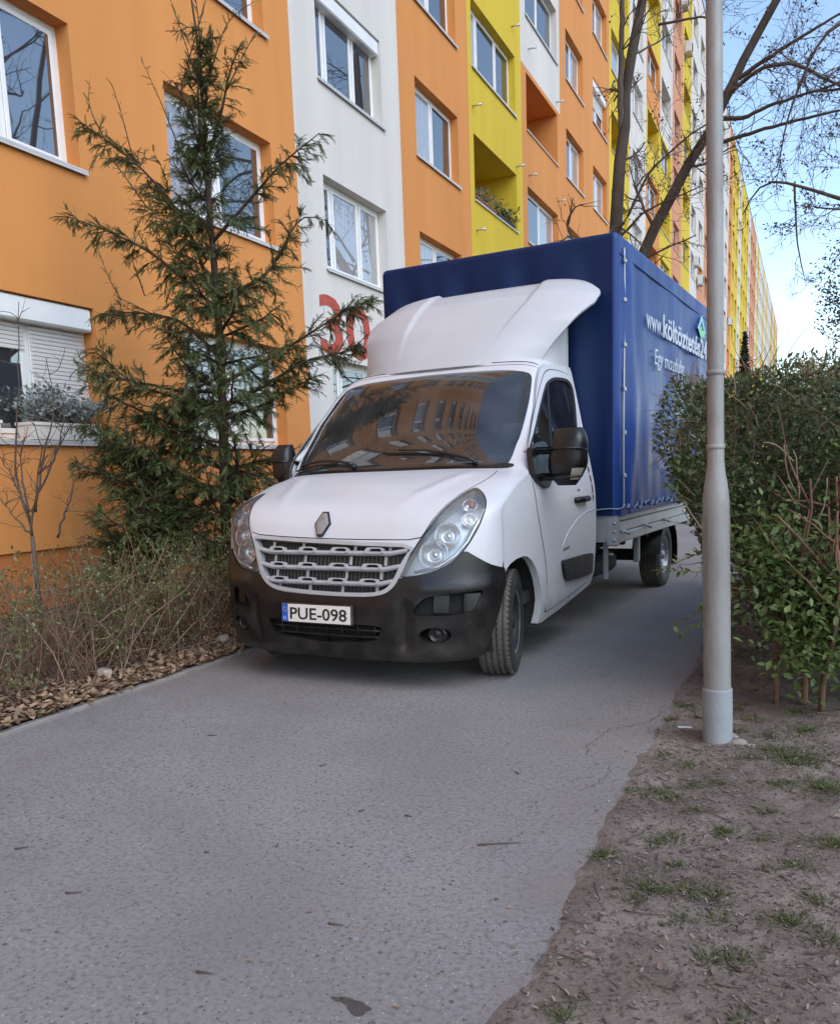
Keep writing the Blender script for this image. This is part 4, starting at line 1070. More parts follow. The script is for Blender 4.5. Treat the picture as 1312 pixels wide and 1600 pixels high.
# --- cargo bed
BX0, BX1, BY0, BY1, BZ0 = -1.0, 1.142, 2.65, 6.88, .69
mb = MB(); mb.box(BX0+.03, BX1-.03, BY0+.03, BY1-.03, BZ0+.01, BZ0+.13); bed = mb.build('cargo_bed', alu, TRUCK)
def board(name, f):
    mb = MB(); f(mb); return mb.build(name, alu, bed)
def sideboard(x0, x1):
    def f(mb):
        for (za, zb, inset) in ((.69, .775, 0), (.781, .868, .008), (.874, .955, 0)): mb.box(x0+inset, x1-inset, BY0+.09, BY1-.09, za, zb, bev=.008)
    return f
board('side_board', sideboard(BX1-.03, BX1)); board('side_board', sideboard(BX0, BX0+.03))
def front_board(mb): mb.box(BX0+.08, BX1-.08, BY0, BY0+.03, .70, .93, bev=.006)
board('front_board', front_board)
for x in (BX0, BX1-.09):
    for y in (BY0-.004, BY1-.086):
        mb = MB(); mb.box(x-.003, x+.093, y, y+.09, .672, .955, bev=.01)
        for z in (.72, .79, .86): mb.lathe([(.012, 0), (.012, -.006), (0, -.008)], 'y', 10, at=(x+.07, y, z))
        mb.build('corner_post', galv, bed)
mb = MB()
for y in (2.83, 3.60, 4.4, 5.9, 6.6): mb.box(BX1, BX1+.02, y-.05, y+.05, .765, .80, bev=.006); mb.tube([(BX1+.02, y-.03, .785), (BX1+.045, y+.04, .76)], .012, 6)
mb.build('latch', galv, bed)
# --- tarpaulin cover
TX0, TX1, TY0, TY1, TZ0, TZ1 = BX0-.012, BX1+.014, BY0-.014, BY1+.01, .925, 3.155
cov = MB(); rt = .045
def fold_side(y, z):
    return .022*np.sin(y*11+np.sin(z*3))*np.exp(-((y-2.95)/.40)**2)+.006*np.sin(y*17+z*2)*np.exp(-((z-1.0)/.4)**2)+.012*np.sin(y*4.1+z*.6)+.006*np.sin(z*2.3+y)+.012*np.sin(PI*np.clip((z-TZ0)/(TZ1-TZ0), 0, 1))*np.sin(y*2.9)**2
ysd = np.concatenate([np.linspace(TY0+rt, 3.6, 60), np.linspace(3.65, TY1-rt, 70)]); zsd = np.linspace(TZ0, TZ1-rt, 60)
Y_, Z_ = np.meshgrid(ysd, zsd, indexing='ij')
for x, sg in ((TX1, 1), (TX0, -1)):
    fs = fold_side(Y_, Z_)*np.clip((TZ1-rt-Z_)/.3, 0, 1)*np.clip((Y_-TY0-rt)/.08, 0, 1)
    cov.grid(np.stack([x+sg*fs, Y_, Z_], -1), 0, flip=sg > 0)
# rounded front corners and front panel
XS = np.linspace(TX0+rt, TX1-rt, 80); X_, Zf = np.meshgrid(XS, zsd, indexing='ij')
ff = (.014*np.sin(X_*11+.8*np.sin(Zf*2.2))+.006*np.sin(X_*23+Zf))*np.clip((Zf-1.0)/.5, 0, 1)*np.clip((TZ1-rt-Zf)/.25, 0, 1)*np.clip((TX1-rt-X_)/.1, 0, 1)*np.clip((X_-TX0-rt)/.1, 0, 1)
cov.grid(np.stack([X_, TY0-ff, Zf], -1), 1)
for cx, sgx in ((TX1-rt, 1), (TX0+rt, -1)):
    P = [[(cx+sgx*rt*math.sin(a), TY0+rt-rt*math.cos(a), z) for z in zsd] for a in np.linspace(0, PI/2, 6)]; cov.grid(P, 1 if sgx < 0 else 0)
    P = [[(cx+sgx*rt*math.sin(a), y, TZ1-rt+rt*math.cos(a)) for y in np.linspace(TY0+rt, TY1, 30)] for a in np.linspace(0, PI/2, 6)]; cov.grid(P, 0)
    P = [[(cx+sgx*rt*math.sin(t)*math.sin(a), TY0+rt-rt*math.sin(t)*math.cos(a), TZ1-rt+rt*math.cos(t)) for t in np.linspace(0, PI/2, 5)] for a in np.linspace(0, PI/2, 5)]; cov.grid(P, 0)
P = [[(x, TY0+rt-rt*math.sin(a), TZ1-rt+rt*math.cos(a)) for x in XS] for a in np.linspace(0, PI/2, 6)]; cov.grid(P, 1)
Xt, Yt = np.meshgrid(XS, np.linspace(TY0+rt, TY1, 40), indexing='ij'); cov.grid(np.stack([Xt, Yt, TZ1-.02*np.sin((Yt-TY0)*PI/.85)**2*(1-((Xt-.07)/1.1)**2)], -1), 0)
cov.quad((TX0, TY1, TZ0), (TX1, TY1, TZ0), (TX1, TY1, TZ1), (TX0, TY1, TZ1), 0)
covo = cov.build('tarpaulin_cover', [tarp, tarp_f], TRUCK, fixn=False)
# edging strip with fasteners near the front corner, hem and lacing along the bottom
mb = MB(); mb.tube([(TX1+.010, 2.775+.012*math.sin(z*3), z) for z in np.linspace(.95, 3.05, 40)], .009, 6)
for z in (1.25, 1.6, 1.95, 2.3, 2.65, 2.95): mb.box(TX1+.006, TX1+.028, 2.755, 2.805, z-.018, z+.018, bev=.006)
mb.build('lacing_rod', galv, covo)
mb = MB(); pts = []
for i, y in enumerate(np.linspace(2.70, 6.85, 110)): pts.append((TX1+.018+.006*math.sin(i*1.7), y, .985+.020*math.sin(i*1.15)+.012*math.sin(i*.37)))
mb.tube(pts, .0065, 5); mb.tube([(x, TY0-.014, .985-.015*math.sin((x+1)*9)**2) for x in np.linspace(.3, TX1, 14)]+[pts[0]], .0065, 5)
for y in np.arange(2.9, 6.8, .3): mb.lathe([(.02, 0), (.026, .004), (.012, .008)], 'x', 10, at=(TX1+.012, y, .99))
mb.build('tie_rope', mat('rope', (.22, .30, .40), .8), covo)
mb = MB(); mb.box(TX1-.002, TX1+.012, TY0+.05, TY1, TZ0-.004, TZ0+.05, bev=.004); mb.box(TX1-.002, TX1+.010, TY0+.05, TY1, TZ1-.17, TZ1-.155, bev=.003); mb.build('tarpaulin_hem', tarp, covo)
# lettering on the side: text x runs rearward (+y), up is z, outward is +x
def side_text(body, size, y, z, width, name, m=letter_m, bold=0., shear=0.):
    return text_mesh(body, size, name, m, covo, Matrix(((0, 0, 1, TX1+.030), (1, 0, 0, y), (0, 1, 0, z), (0, 0, 0, 1))), .001, width=width, bold=bold, shear=shear)
side_text('www.', .26, 3.44, 2.52, .60, 'lettering'); side_text('költöztetés24', .285, 4.08, 2.52, 2.26, 'lettering', bold=.007); side_text('.hu', .27, 6.38, 2.52, .36, 'lettering')
side_text('Egy mozdulat', .20, 3.76, 2.24, 1.32, 'lettering', shear=.1)
mb = MB(); X = TX1+.030
mb.prism([(5.76, 2.81), (5.98, 2.97), (6.02, 2.97), (6.24, 2.81), (6.18, 2.79), (6.0, 2.92), (5.83, 2.79)], 'x', X, X+.002, 1)
mb.prism([(5.80, 2.80), (6.0, 2.70), (6.0, 2.745), (6.17, 2.745), (6.17, 2.815), (6.0, 2.815), (6.0, 2.86)], 'x', X, X+.002, 0)
mb.build('house_logo', [letter_g, mat('teal_lettering', (.30, .60, .62), .5)], covo)
# three short lines of contact details, too small in the photograph to read
mb = MB(); q = random.Random(4)
for z, n in ((1.595, 10), (1.44, 12), (1.285, 11)):
    y = 4.0
    for k in range(n):
        w = q.uniform(.035, .055); mb.box(X-.004, X-.002, y, y+.012, z, z+.08)
        zz = q.choice([0, .034, .068]); mb.box(X-.004, X-.002, y+.012, y+w, z+zz, z+zz+.012)
        y += w+.022
mb.build('small_lettering', letter_m, covo)

# ================================================================== LAMP POST
post_m = mat('post_galvanised', (.29, .285, .275), .58, metal=.2, var=.25, vscale=4.5, col2=(.20, .18, .16), c2scale=9, c2lo=.50, c2hi=.70, bump=.25, bscale=80, rvar=.1, stretch=(1, 1, .35))
sleeve_m = mat('post_sleeve', (.26, .28, .295), .6, var=.10, vscale=5, bump=.2, bscale=60)
foot_m = mat('post_footing', (.27, .24, .21), .95, var=.2, vscale=8, bump=.8, bscale=50)
lp = thing('lamp_post', 'tall galvanised lamp post with a thicker grey base sleeve beside the path', 'lamp post', (6.665, 4.12, 0))
mb = MB(); ax = lambda z: (-.030*min(z, 1.3)/1.3-.020*max(0, z-1.3)/1., 0)
prof = [(.0, .062), (.26, .062), (.70, .0615), (1.10, .059), (1.16, .0585), (1.22, .053), (1.29, .042), (1.34, .0375), (1.5, .0365), (3.3, .0345), (5.5, .031), (7.2, .028)]
mb.grid([[(ax(z)[0]+r*math.cos(a), r*math.sin(a), z) for a in np.linspace(0, 2*PI, 33)[:-1]] for z, r in prof], closed_v=True)
mb.build('pole', post_m, lp)
mb = MB(); mb.grid([[(ax(z)[0]+r*math.cos(a), r*math.sin(a), z) for a in np.linspace(0, 2*PI, 33)[:-1]] for z, r in ((-.05, .0695), (.262, .0690), (.270, .0675), (.272, .0615))], closed_v=True); mb.build('base_sleeve', sleeve_m, lp)
mb = MB(); aa = np.linspace(math.radians(190), math.radians(232), 6)
mb.grid([[(ax(z)[0]+.0625*math.cos(a), .0625*math.sin(a), z) for a in aa] for z in (.62, .8, 1.08)], flip=True); mb.build('access_door', post_m, lp)
for z in (1.40, 1.73):
    mb = MB(); mb.grid([[(ax(q)[0]+r*math.cos(a), r*math.sin(a), q) for a in np.linspace(0, 2*PI, 25)[:-1]] for q, r in ((z-.012, .0365), (z-.008, .041), (z+.008, .041), (z+.012, .0365))], closed_v=True); mb.build('pole_band', post_m, lp)
mb = MB(); q = random.Random(3)
for (dx, dy, r) in ((.10, -.02, .045), (.15, -.05, .03), (-.02, .09, .05), (.05, .07, .04)):
    rows = [[(dx+r*math.sin(t)*math.cos(a)*(1+.2*math.sin(3*a+dx*40)), dy+r*math.sin(t)*math.sin(a)*(1+.2*math.cos(2*a)), .005+r*.65*math.cos(t)) for a in np.linspace(0, 2*PI, 15)[:-1]] for t in np.linspace(.05, 1.7, 7)]
    mb.grid(rows, closed_v=True)
mb.build('footing', foot_m, lp)

# ================================================================== VEGETATION
bark = mat('bark', (.075, .055, .042), .9, var=.35, vscale=5, bump=.8, bscale=40, stretch=(1, 1, .3))
bark_yew = mat('bark_conifer', (.060, .036, .026), .9, var=.3, vscale=6, bump=.6, bscale=60)
twig_brown = mat('twig_brown', (.175, .098, .062), .85, var=.3, vscale=8)
twig_pale = mat('twig_pale', (.26, .185, .125), .85, var=.25, vscale=8)
twig_grey = mat('twig_grey', (.10, .075, .06), .9, var=.3, vscale=6)
needle_m = leafmat('conifer_needles', (.058, .100, .036), (.135, .150, .045), .55, .22, .45)
hedge_leaf = leafmat('hedge_leaf', (.066, .105, .042), (.14, .165, .065), .38, .25, .35)
hedge_leaf_b = leafmat('hedge_leaf_bright', (.10, .165, .05), (.17, .22, .075), .38, .3, .3)
low_leaf = leafmat('low_hedge_leaf', (.095, .14, .05), (.20, .20, .075), .55, .25, .4)
dry_leaf = leafmat('dry_leaf', (.22, .135, .08), (.37, .255, .165), .85, .1, .4)
dull_leaf = leafmat('dull_leaf', (.13, .095, .07), (.24, .18, .135), .85, .1, .4)
dead_leaf = leafmat('dead_leaf', (.06, .038, .03), (.11, .06, .04), .85, .1, .4)
grass_m = leafmat('grass', (.10, .165, .05), (.20, .20, .09), .6, .3, .35)
chip_m = leafmat('wood_chip', (.06, .047, .038), (.22, .185, .155), .9, .0, .45)
rg = np.random.default_rng(21)
TRUCK_M = np.linalg.inv(np.array(Matrix.Translation((4.274, 4.454, 0))@Matrix.Rotation(-math.radians(4.043), 4, 'Z')))
def clear_of_truck(P, m=.1):
    L = P@TRUCK_M[:3, :3].T+TRUCK_M[:3, 3]
    low = (np.abs(L[:, 0]) < 1.10+m) & (L[:, 1] > -.05-m) & (L[:, 1] < 2.6) & (L[:, 2] < 1.45+m)
    mid = (np.abs(L[:, 0]) < 1.02+m) & (L[:, 1] > .9) & (L[:, 1] < 2.7) & (L[:, 2] < 2.95)
    box = (np.abs(L[:, 0]-.07) < 1.10+m) & (L[:, 1] > 2.5) & (L[:, 1] < 7) & (L[:, 2] < 3.3)
    return ~(low | mid | box)
def wander(p, d, length, n, jit=.15, lift=0., rng=rg):
    """a wandering line of points"""
    p = np.array(p, float); d = unit(np.array(d, float)); out = [p]
    for i in range(n):
        d = unit(d+rng.normal(size=3)*jit+np.array([0, 0, lift])/n); p = p+d*length/n; out.append(p)
    return np.array(out)
# ---- a spray of needles: thin stem and two ranks of flat needles
SPRAY = [(0, .008, 0), (0, -.008, 0), (1, 0, -.10)]; SPRAY_F = [(0, 1, 2)]
for i, x in enumerate(np.linspace(.06, .97, 15)):
    for sg in (1, -1):
        L = .20*(1-.45*x); c, s = math.cos(math.radians(52)), math.sin(math.radians(52)); z0 = -.10*x*x
        k = len(SPRAY); w = .026
        SPRAY += [(x-w*s, sg*w*c*.4, z0), (x+w*s, sg*w*c*.4, z0), (x+c*L+.012, sg*s*L, z0+.02-.03*(i % 2)), (x+c*L*.5-w, sg*(s*L*.5+w*.6), z0+.015)]
        SPRAY_F += [(k, k+1, k+2, k+3)]
def conifer(name, label, base, trunk, limbs, rnd_limbs, seed, group=None, dens=1., up_shoots=()):
    r = np.random.default_rng(seed)
    o = thing(name, label, 'tree' if 'tree' in name else 'shrub', base, 0, group); B = np.array(base)
    mb = MB(); T = np.array(trunk)-B
    Tn = resample(T, 24); rad = np.interp(np.linspace(0, 1, 24), [0, .5, 1], [.060, .036, .008]); mb.tube(Tn, rad, 8); mb.build('trunk', bark_yew, o)
    bm_ = MB(); C_, D_, S_ = [], [], []
    allL = [(resample(np.array(l)-B, 14), w) for l, w in limbs]
    for (z, az, ln, lift, w) in rnd_limbs:
        i = int(np.clip((z-T[0][2])/(T[-1][2]-T[0][2])*23, 0, 22)); p = Tn[i]
        allL.append((wander(p, (math.cos(az), math.sin(az), lift), ln, 13, .10, .25, r), w))
    for P, w in allL:
        ln = np.linalg.norm(np.diff(P, axis=0), axis=1).sum()
        bm_.tube(P, np.linspace(.020*min(1, ln), .004, len(P)), 5)
        n = max(6, int(ln/.031*dens)); t = r.uniform(.10, 1, n); idx = t*(len(P)-1); i0 = np.clip(idx.astype(int), 0, len(P)-2); f = (idx-i0)[:, None]
        Q = P[i0]*(1-f)+P[i0+1]*f; ax_ = unit(P[i0+1]-P[i0])
        for q, a, tt in zip(Q, ax_, t):
            sidev = unit(np.cross(a, r.normal(size=3)*.35+np.array([0, 0, 1.])))*r.choice([-1, 1])
            bl = w*(.14+.34*(1-tt)**.8*min(1, ln))*r.uniform(.6, 1.25)
            d = unit(a*.75+sidev*.9+np.array([0, 0, r.uniform(-.55, .25)]))
            m = 5; S = wander(q, d, bl, m, .16, -.35, r); bm_.tube(S, np.linspace(.005, .0018, m+1), 3, cap=False)
            k = max(3, int(bl/.015)); u = r.uniform(.1, 1., k); j = np.clip((u*m).astype(int), 0, m-1)
            C_.append(S[j]+(S[j+1]-S[j])*((u*m-j)[:, None])); dd = unit(S[j+1]-S[j]); D_.append(unit(dd+r.normal(size=(k, 3))*.45+np.array([0, 0, -.22]))); S_.append(r.uniform(.055, .105, k)*(1.1-.35*u))
    for sh in up_shoots:
        P = resample(np.array(sh)-B, 10); bm_.tube(P, np.linspace(.006, .002, 10), 4)
        k = 16; u = np.linspace(.15, 1, k); j = np.clip((u*9).astype(int), 0, 8); C_.append(P[j]+(P[j+1]-P[j])*((u*9-j)[:, None])); dd = unit(P[j+1]-P[j]); D_.append(unit(dd*.8+r.normal(size=(k, 3))*.5+np.array([0, 0, .1]))); S_.append(r.uniform(.05, .085, k))
    bm_.build('branches', bark_yew, o)
    Cc = np.concatenate(C_); Dd = np.concatenate(D_); Ss = np.concatenate(S_); W = Cc+B
    k = clear_of_truck(W) & (W[:, 0] > .04); Cc, Dd, Ss = Cc[k], Dd[k], Ss[k]
    X, Y, Z = frames(Dd, r, up=np.array([0, 0, 1.]))
    scatter_mesh('crown', Cc, X, Y, Z, Ss, SPRAY, SPRAY_F, needle_m, o)
    return o
def at_y(p, y0, y1): k = y1/y0; return (7.0167+(p[0]-7.0167)*k, y1, 1.33+(p[2]-1.33)*k)
def recede(pts, y0, ys): return [at_y(p, y0, y) for p, y in zip(pts, ys)]
trunk = [(1.98, 6.6, .0), (1.95, 6.6, .85), (2.0, 6.6, 1.63), (2.04, 6.6, 2.45), (2.04, 6.6, 3.24), (2.02, 6.6, 3.9), (2.03, 6.6, 4.54), (2.04, 6.6, 5.17), (1.99, 6.6, 5.50)]
Y6 = 6.6
limbs = [
 ([(2.01, Y6, 2.96), (1.75, Y6, 3.73), (1.28, Y6, 4.25), (.88, Y6, 4.57), (.56, Y6, 4.78)], 1.0),
 ([(2.01, Y6, 2.91), (1.5, Y6-.2, 3.42), (1.05, Y6-.3, 3.66), (.70, Y6-.4, 3.80)], .9),
 ([(2.04, Y6, 2.45), (1.6, Y6, 2.85), (.98, Y6, 2.98), (.60, Y6, 3.0)], 1.0),
 ([(2.02, Y6, 3.46), (2.54, Y6, 3.82), (2.82, Y6, 4.01), (3.21, Y6, 4.18)], .8),
 (recede([(2.01, Y6, 2.96), (2.62, Y6, 3.11), (2.99, Y6, 3.59), (3.23, Y6, 3.48)], Y6, (6.6, 6.7, 6.9, 7.0)), .9),
 (recede([(2.02, Y6, 2.22), (2.57, Y6, 2.4), (3.12, Y6, 2.62), (3.41, Y6, 2.75), (3.66, Y6, 2.8)], Y6, (6.6, 7.0, 7.5, 7.9, 8.3)), .9),
 (recede([(2.0, Y6, 1.99), (2.55, Y6, 2.18), (2.97, Y6, 2.37), (3.42, Y6, 2.38), (3.58, Y6, 2.52)], Y6, (6.6, 6.9, 7.4, 8.0, 8.3)), 1.0),
 (recede([(2.0, Y6, 1.9), (2.5, Y6, 2.0), (3.0, Y6, 2.2)], Y6, (6.6, 7.0, 7.5)), 1.0),
 ([(2.02, Y6, 4.12), (2.22, Y6, 4.51), (2.36, Y6, 4.89), (2.50, Y6, 5.05)], .55),
 ([(2.02, Y6, 4.12), (1.85, Y6, 4.69), (1.72, Y6, 4.9)], .5),
 ([(2.03, Y6, 4.54), (2.16, Y6, 4.99), (2.2, Y6, 5.2)], .5),
 ([(2.02, Y6, 3.9), (2.05, Y6-.1, 4.4), (2.08, Y6-.1, 4.9), (2.08, Y6, 5.25)], .6),
 ([(2.0, Y6, 1.6), (1.5, Y6-.2, 1.9), (.95, Y6-.3, 2.15), (.7, Y6-.3, 2.3)], 1.0),
 ([(1.97, Y6, 1.2), (1.4, Y6-.3, 1.5), (.9, Y6-.4, 1.75), (.62, Y6-.4, 1.95)], 1.0)]
rl = []
for z, ln in [(.5, .75), (.6, .9), (.75, .8), (.85, 1.0), (1.0, .9), (1.1, 1.1), (1.25, 1.0), (1.4, 1.1), (1.5, .9), (1.65, 1.1), (1.8, 1.0), (1.95, 1.1), (2.1, 1.0), (2.3, 1.0), (2.5, .8), (2.7, .9), (2.9, .7), (3.05, .85), (3.3, .65), (3.5, .7), (3.7, .5), (3.9, .55), (4.1, .4), (4.3, .35), (4.5, .3)]:
    for k in range(2): rl.append((z, rg.uniform(0, 2*PI), ln*rg.uniform(.6, 1.1), rg.uniform(.05, .6), .8 if z > 3 else 1.0))
for z in np.linspace(2.9, 5.3, 44): rl.append((z, rg.uniform(0, 2*PI), rg.uniform(.16, .42)*(1.25-.12*z), rg.uniform(.2, 1.0), .6))
for z in np.linspace(.6, 2.2, 7): rl.append((z, rg.uniform(2.4, 4.4), rg.uniform(.8, 1.35), rg.uniform(.1, .5), 1.))
shoots = [[(1.2, Y6, 4.3), (1.1, Y6, 4.75), (1.02, Y6, 5.0)], [(1.75, Y6, 4.3), (1.55, Y6, 4.8), (1.38, Y6, 5.15)], [(2.0, Y6, 4.8), (1.85, Y6, 5.3), (1.75, Y6, 5.6)], [(2.05, Y6, 5.0), (2.05, Y6, 5.4), (2.0, Y6, 5.75)], [(2.15, Y6, 4.9), (2.35, Y6, 5.25), (2.62, Y6, 5.32)], [(2.3, Y6, 4.7), (2.55, Y6, 5.0), (2.66, Y6, 5.1)], [(.9, Y6, 4.5), (.7, Y6, 4.9), (.75, Y6, 5.1)], [(1.9, Y6, 5.0), (2.12, Y6, 5.4), (2.2, Y6, 5.62)],
          [(1.3, Y6, 3.9), (1.0, Y6, 4.3), (.85, Y6, 4.5)], [(.9, Y6, 3.1), (.78, Y6, 3.3), (.7, Y6, 3.5)], [(1.2, Y6, 3.1), (1.1, Y6, 3.4), (1.0, Y6, 3.6)]]
conifer('conifer_tree', 'slender dark green conifer with drooping sprays in front of the orange facade', trunk[0], trunk, limbs, rl, 5, up_shoots=shoots)
# bushy evergreen at its left foot
sb = (1.35, 6.2, .05); rl2 = []
for z in np.linspace(.15, 1.5, 20):
    for k in range(2): rl2.append((z, rg.uniform(0, 2*PI), rg.uniform(.45, .85)*(1.1-.25*z), rg.uniform(.3, 1.1), .9))
conifer('evergreen_shrub', 'bushy dark evergreen shrub at the left foot of the conifer', sb, [sb, (1.33, 6.2, .6), (1.3, 6.22, 1.2), (1.28, 6.2, 1.85)], [], rl2, 9, dens=1.1)

# ---- bare shrub at the far left
def scp(pts, y1, y0=6.0): return [at_y(p, y0, y1) for p in pts]
bs = [[(.06, 6, .85), (.05, 6, 1.09), (-.19, 6, 1.54), (-.25, 6, 1.73)], [(.06, 6, .85), (.14, 6, 1.15), (.23, 6, 1.46), (.32, 6, 1.76), (.21, 6, 2.01)], [(.14, 6, 1.09), (.35, 6, 1.7), (.52, 6, 1.99), (.51, 6, 2.52)], [(.06, 6, .85), (-.33, 6, 1.22)], [(.09, 6, 1.09), (.57, 6, 1.75), (.89, 6, 2.02)], [(.4, 6, .84), (.57, 6, 1.14), (.78, 6, 1.5)], [(.06, 6, .96), (-.12, 6, 1.47), (.1, 6, 2.31), (.2, 6, 3.07)], [(.23, 6, 1.46), (.5, 6, 1.6), (.62, 6, 1.95)], [(.05, 6, 1.09), (.0, 6, 1.6), (.14, 6, 1.9)]]
bs = [scp(l, 5.4) for l in bs]; root = (bs[0][0][0], 5.4, .05)
o = thing('bare_shrub', 'leafless brown shrub with thin crooked stems under the planter window', 'shrub', root); B = np.array(root)
mb = MB(); r = np.random.default_rng(2); mb.tube([np.array((0, 0, -.02)), np.array(bs[0][0])-B], [.024, .018], 6)
for l in bs:
    P = resample(np.array(l)-B, 12)+r.normal(size=(12, 3))*.008; P[0] = np.array(l[0])-B; mb.tube(P, np.linspace(.012, .003, 12), 5)
    for k in range(7):
        i = r.integers(3, 11); W = wander(P[i], (r.normal(), r.normal()*.6, r.uniform(.3, 1.2)), r.uniform(.15, .4), 6, .25, .2, r); mb.tube(W, np.linspace(.004, .0015, 7), 4)
        if r.random() < .6: W2 = wander(W[3], (r.normal(), r.normal()*.6, r.uniform(.2, 1)), r.uniform(.08, .2), 4, .25, .1, r); mb.tube(W2, np.linspace(.0025, .0013, 5), 3)
mb.build('stems', twig_grey, o)

# ---- low sparse hedge along the bed
def low_hedge(name, label, y0, y1, x0, x1, h, ns, nl, seed, green):
    o = thing(name, label, 'hedge', ((x0+x1)/2, (y0+y1)/2, .04)); B = np.array(((x0+x1)/2, (y0+y1)/2, .04)); r = np.random.default_rng(seed)
    mb = MB(); tips = []; 
    for k in range(ns):
        b = np.array((r.uniform(x0+.1, x1-.05), r.uniform(y0, y1), .02)); hh = h*r.uniform(.55, 1.08)*(1+.10*math.sin(b[1]*3.1))
        P = wander(b-B, (r.normal()*.42, r.normal()*.42, 1), hh, 6, .20, .2, r); mb.tube(P, np.linspace(r.uniform(.003, .007), .0014, 7), 4, cap=False, mi=int(r.random() < .35)); tips.append(P)
        for j in range(5):
            i = r.integers(1, 6); W = wander(P[i], (r.normal(), r.normal(), r.uniform(-.5, .9)), r.uniform(.08, .26), 4, .25, .1, r); mb.tube(W, np.linspace(.0025, .001, 5), 3, cap=False, mi=int(r.random() < .35)); tips.append(np.concatenate([W, W[-2:]]))
    mb.build('stems', [twig_brown, twig_pale], o)
    T = np.array(tips); i = r.integers(0, len(T), nl); u = r.uniform(0, 1, nl)**.6*5.99; j = u.astype(int); f = (u-j)[:, None]
    P = T[i, j]*(1-f)+T[i, j+1]*f+r.normal(size=(nl, 3))*.018
    keep = r.uniform(0, 1, nl) < np.clip(((P[:, 2]/h)**2*1.5+.06)*green+.30*np.sin(P[:, 1]*4.3+seed)+.2*np.sin(P[:, 1]*9+P[:, 0]*7), .04, 1); P = P[keep]
    X, Y, Z = frames(r.normal(size=P.shape)+np.array([0, 0, .25]), r, up=np.array([0, 0, 1.])); scatter_mesh('leaves', P, X, Y, Z, r.uniform(.018, .036, len(P)), LEAF, LEAF_F, low_leaf, o)
low_hedge('low_hedge', 'sparse low hedge with brown stems and few green leaves beside the path edge', 2.3, 5.15, 1.75, 2.82, .95, 350, 30000, 4, .95)
low_hedge('low_hedge', 'denser twiggy end of the low hedge beside the truck bumper, olive tops', 5.15, 7.6, 1.9, 2.84, 1.0, 330, 30000, 8, 1.05)

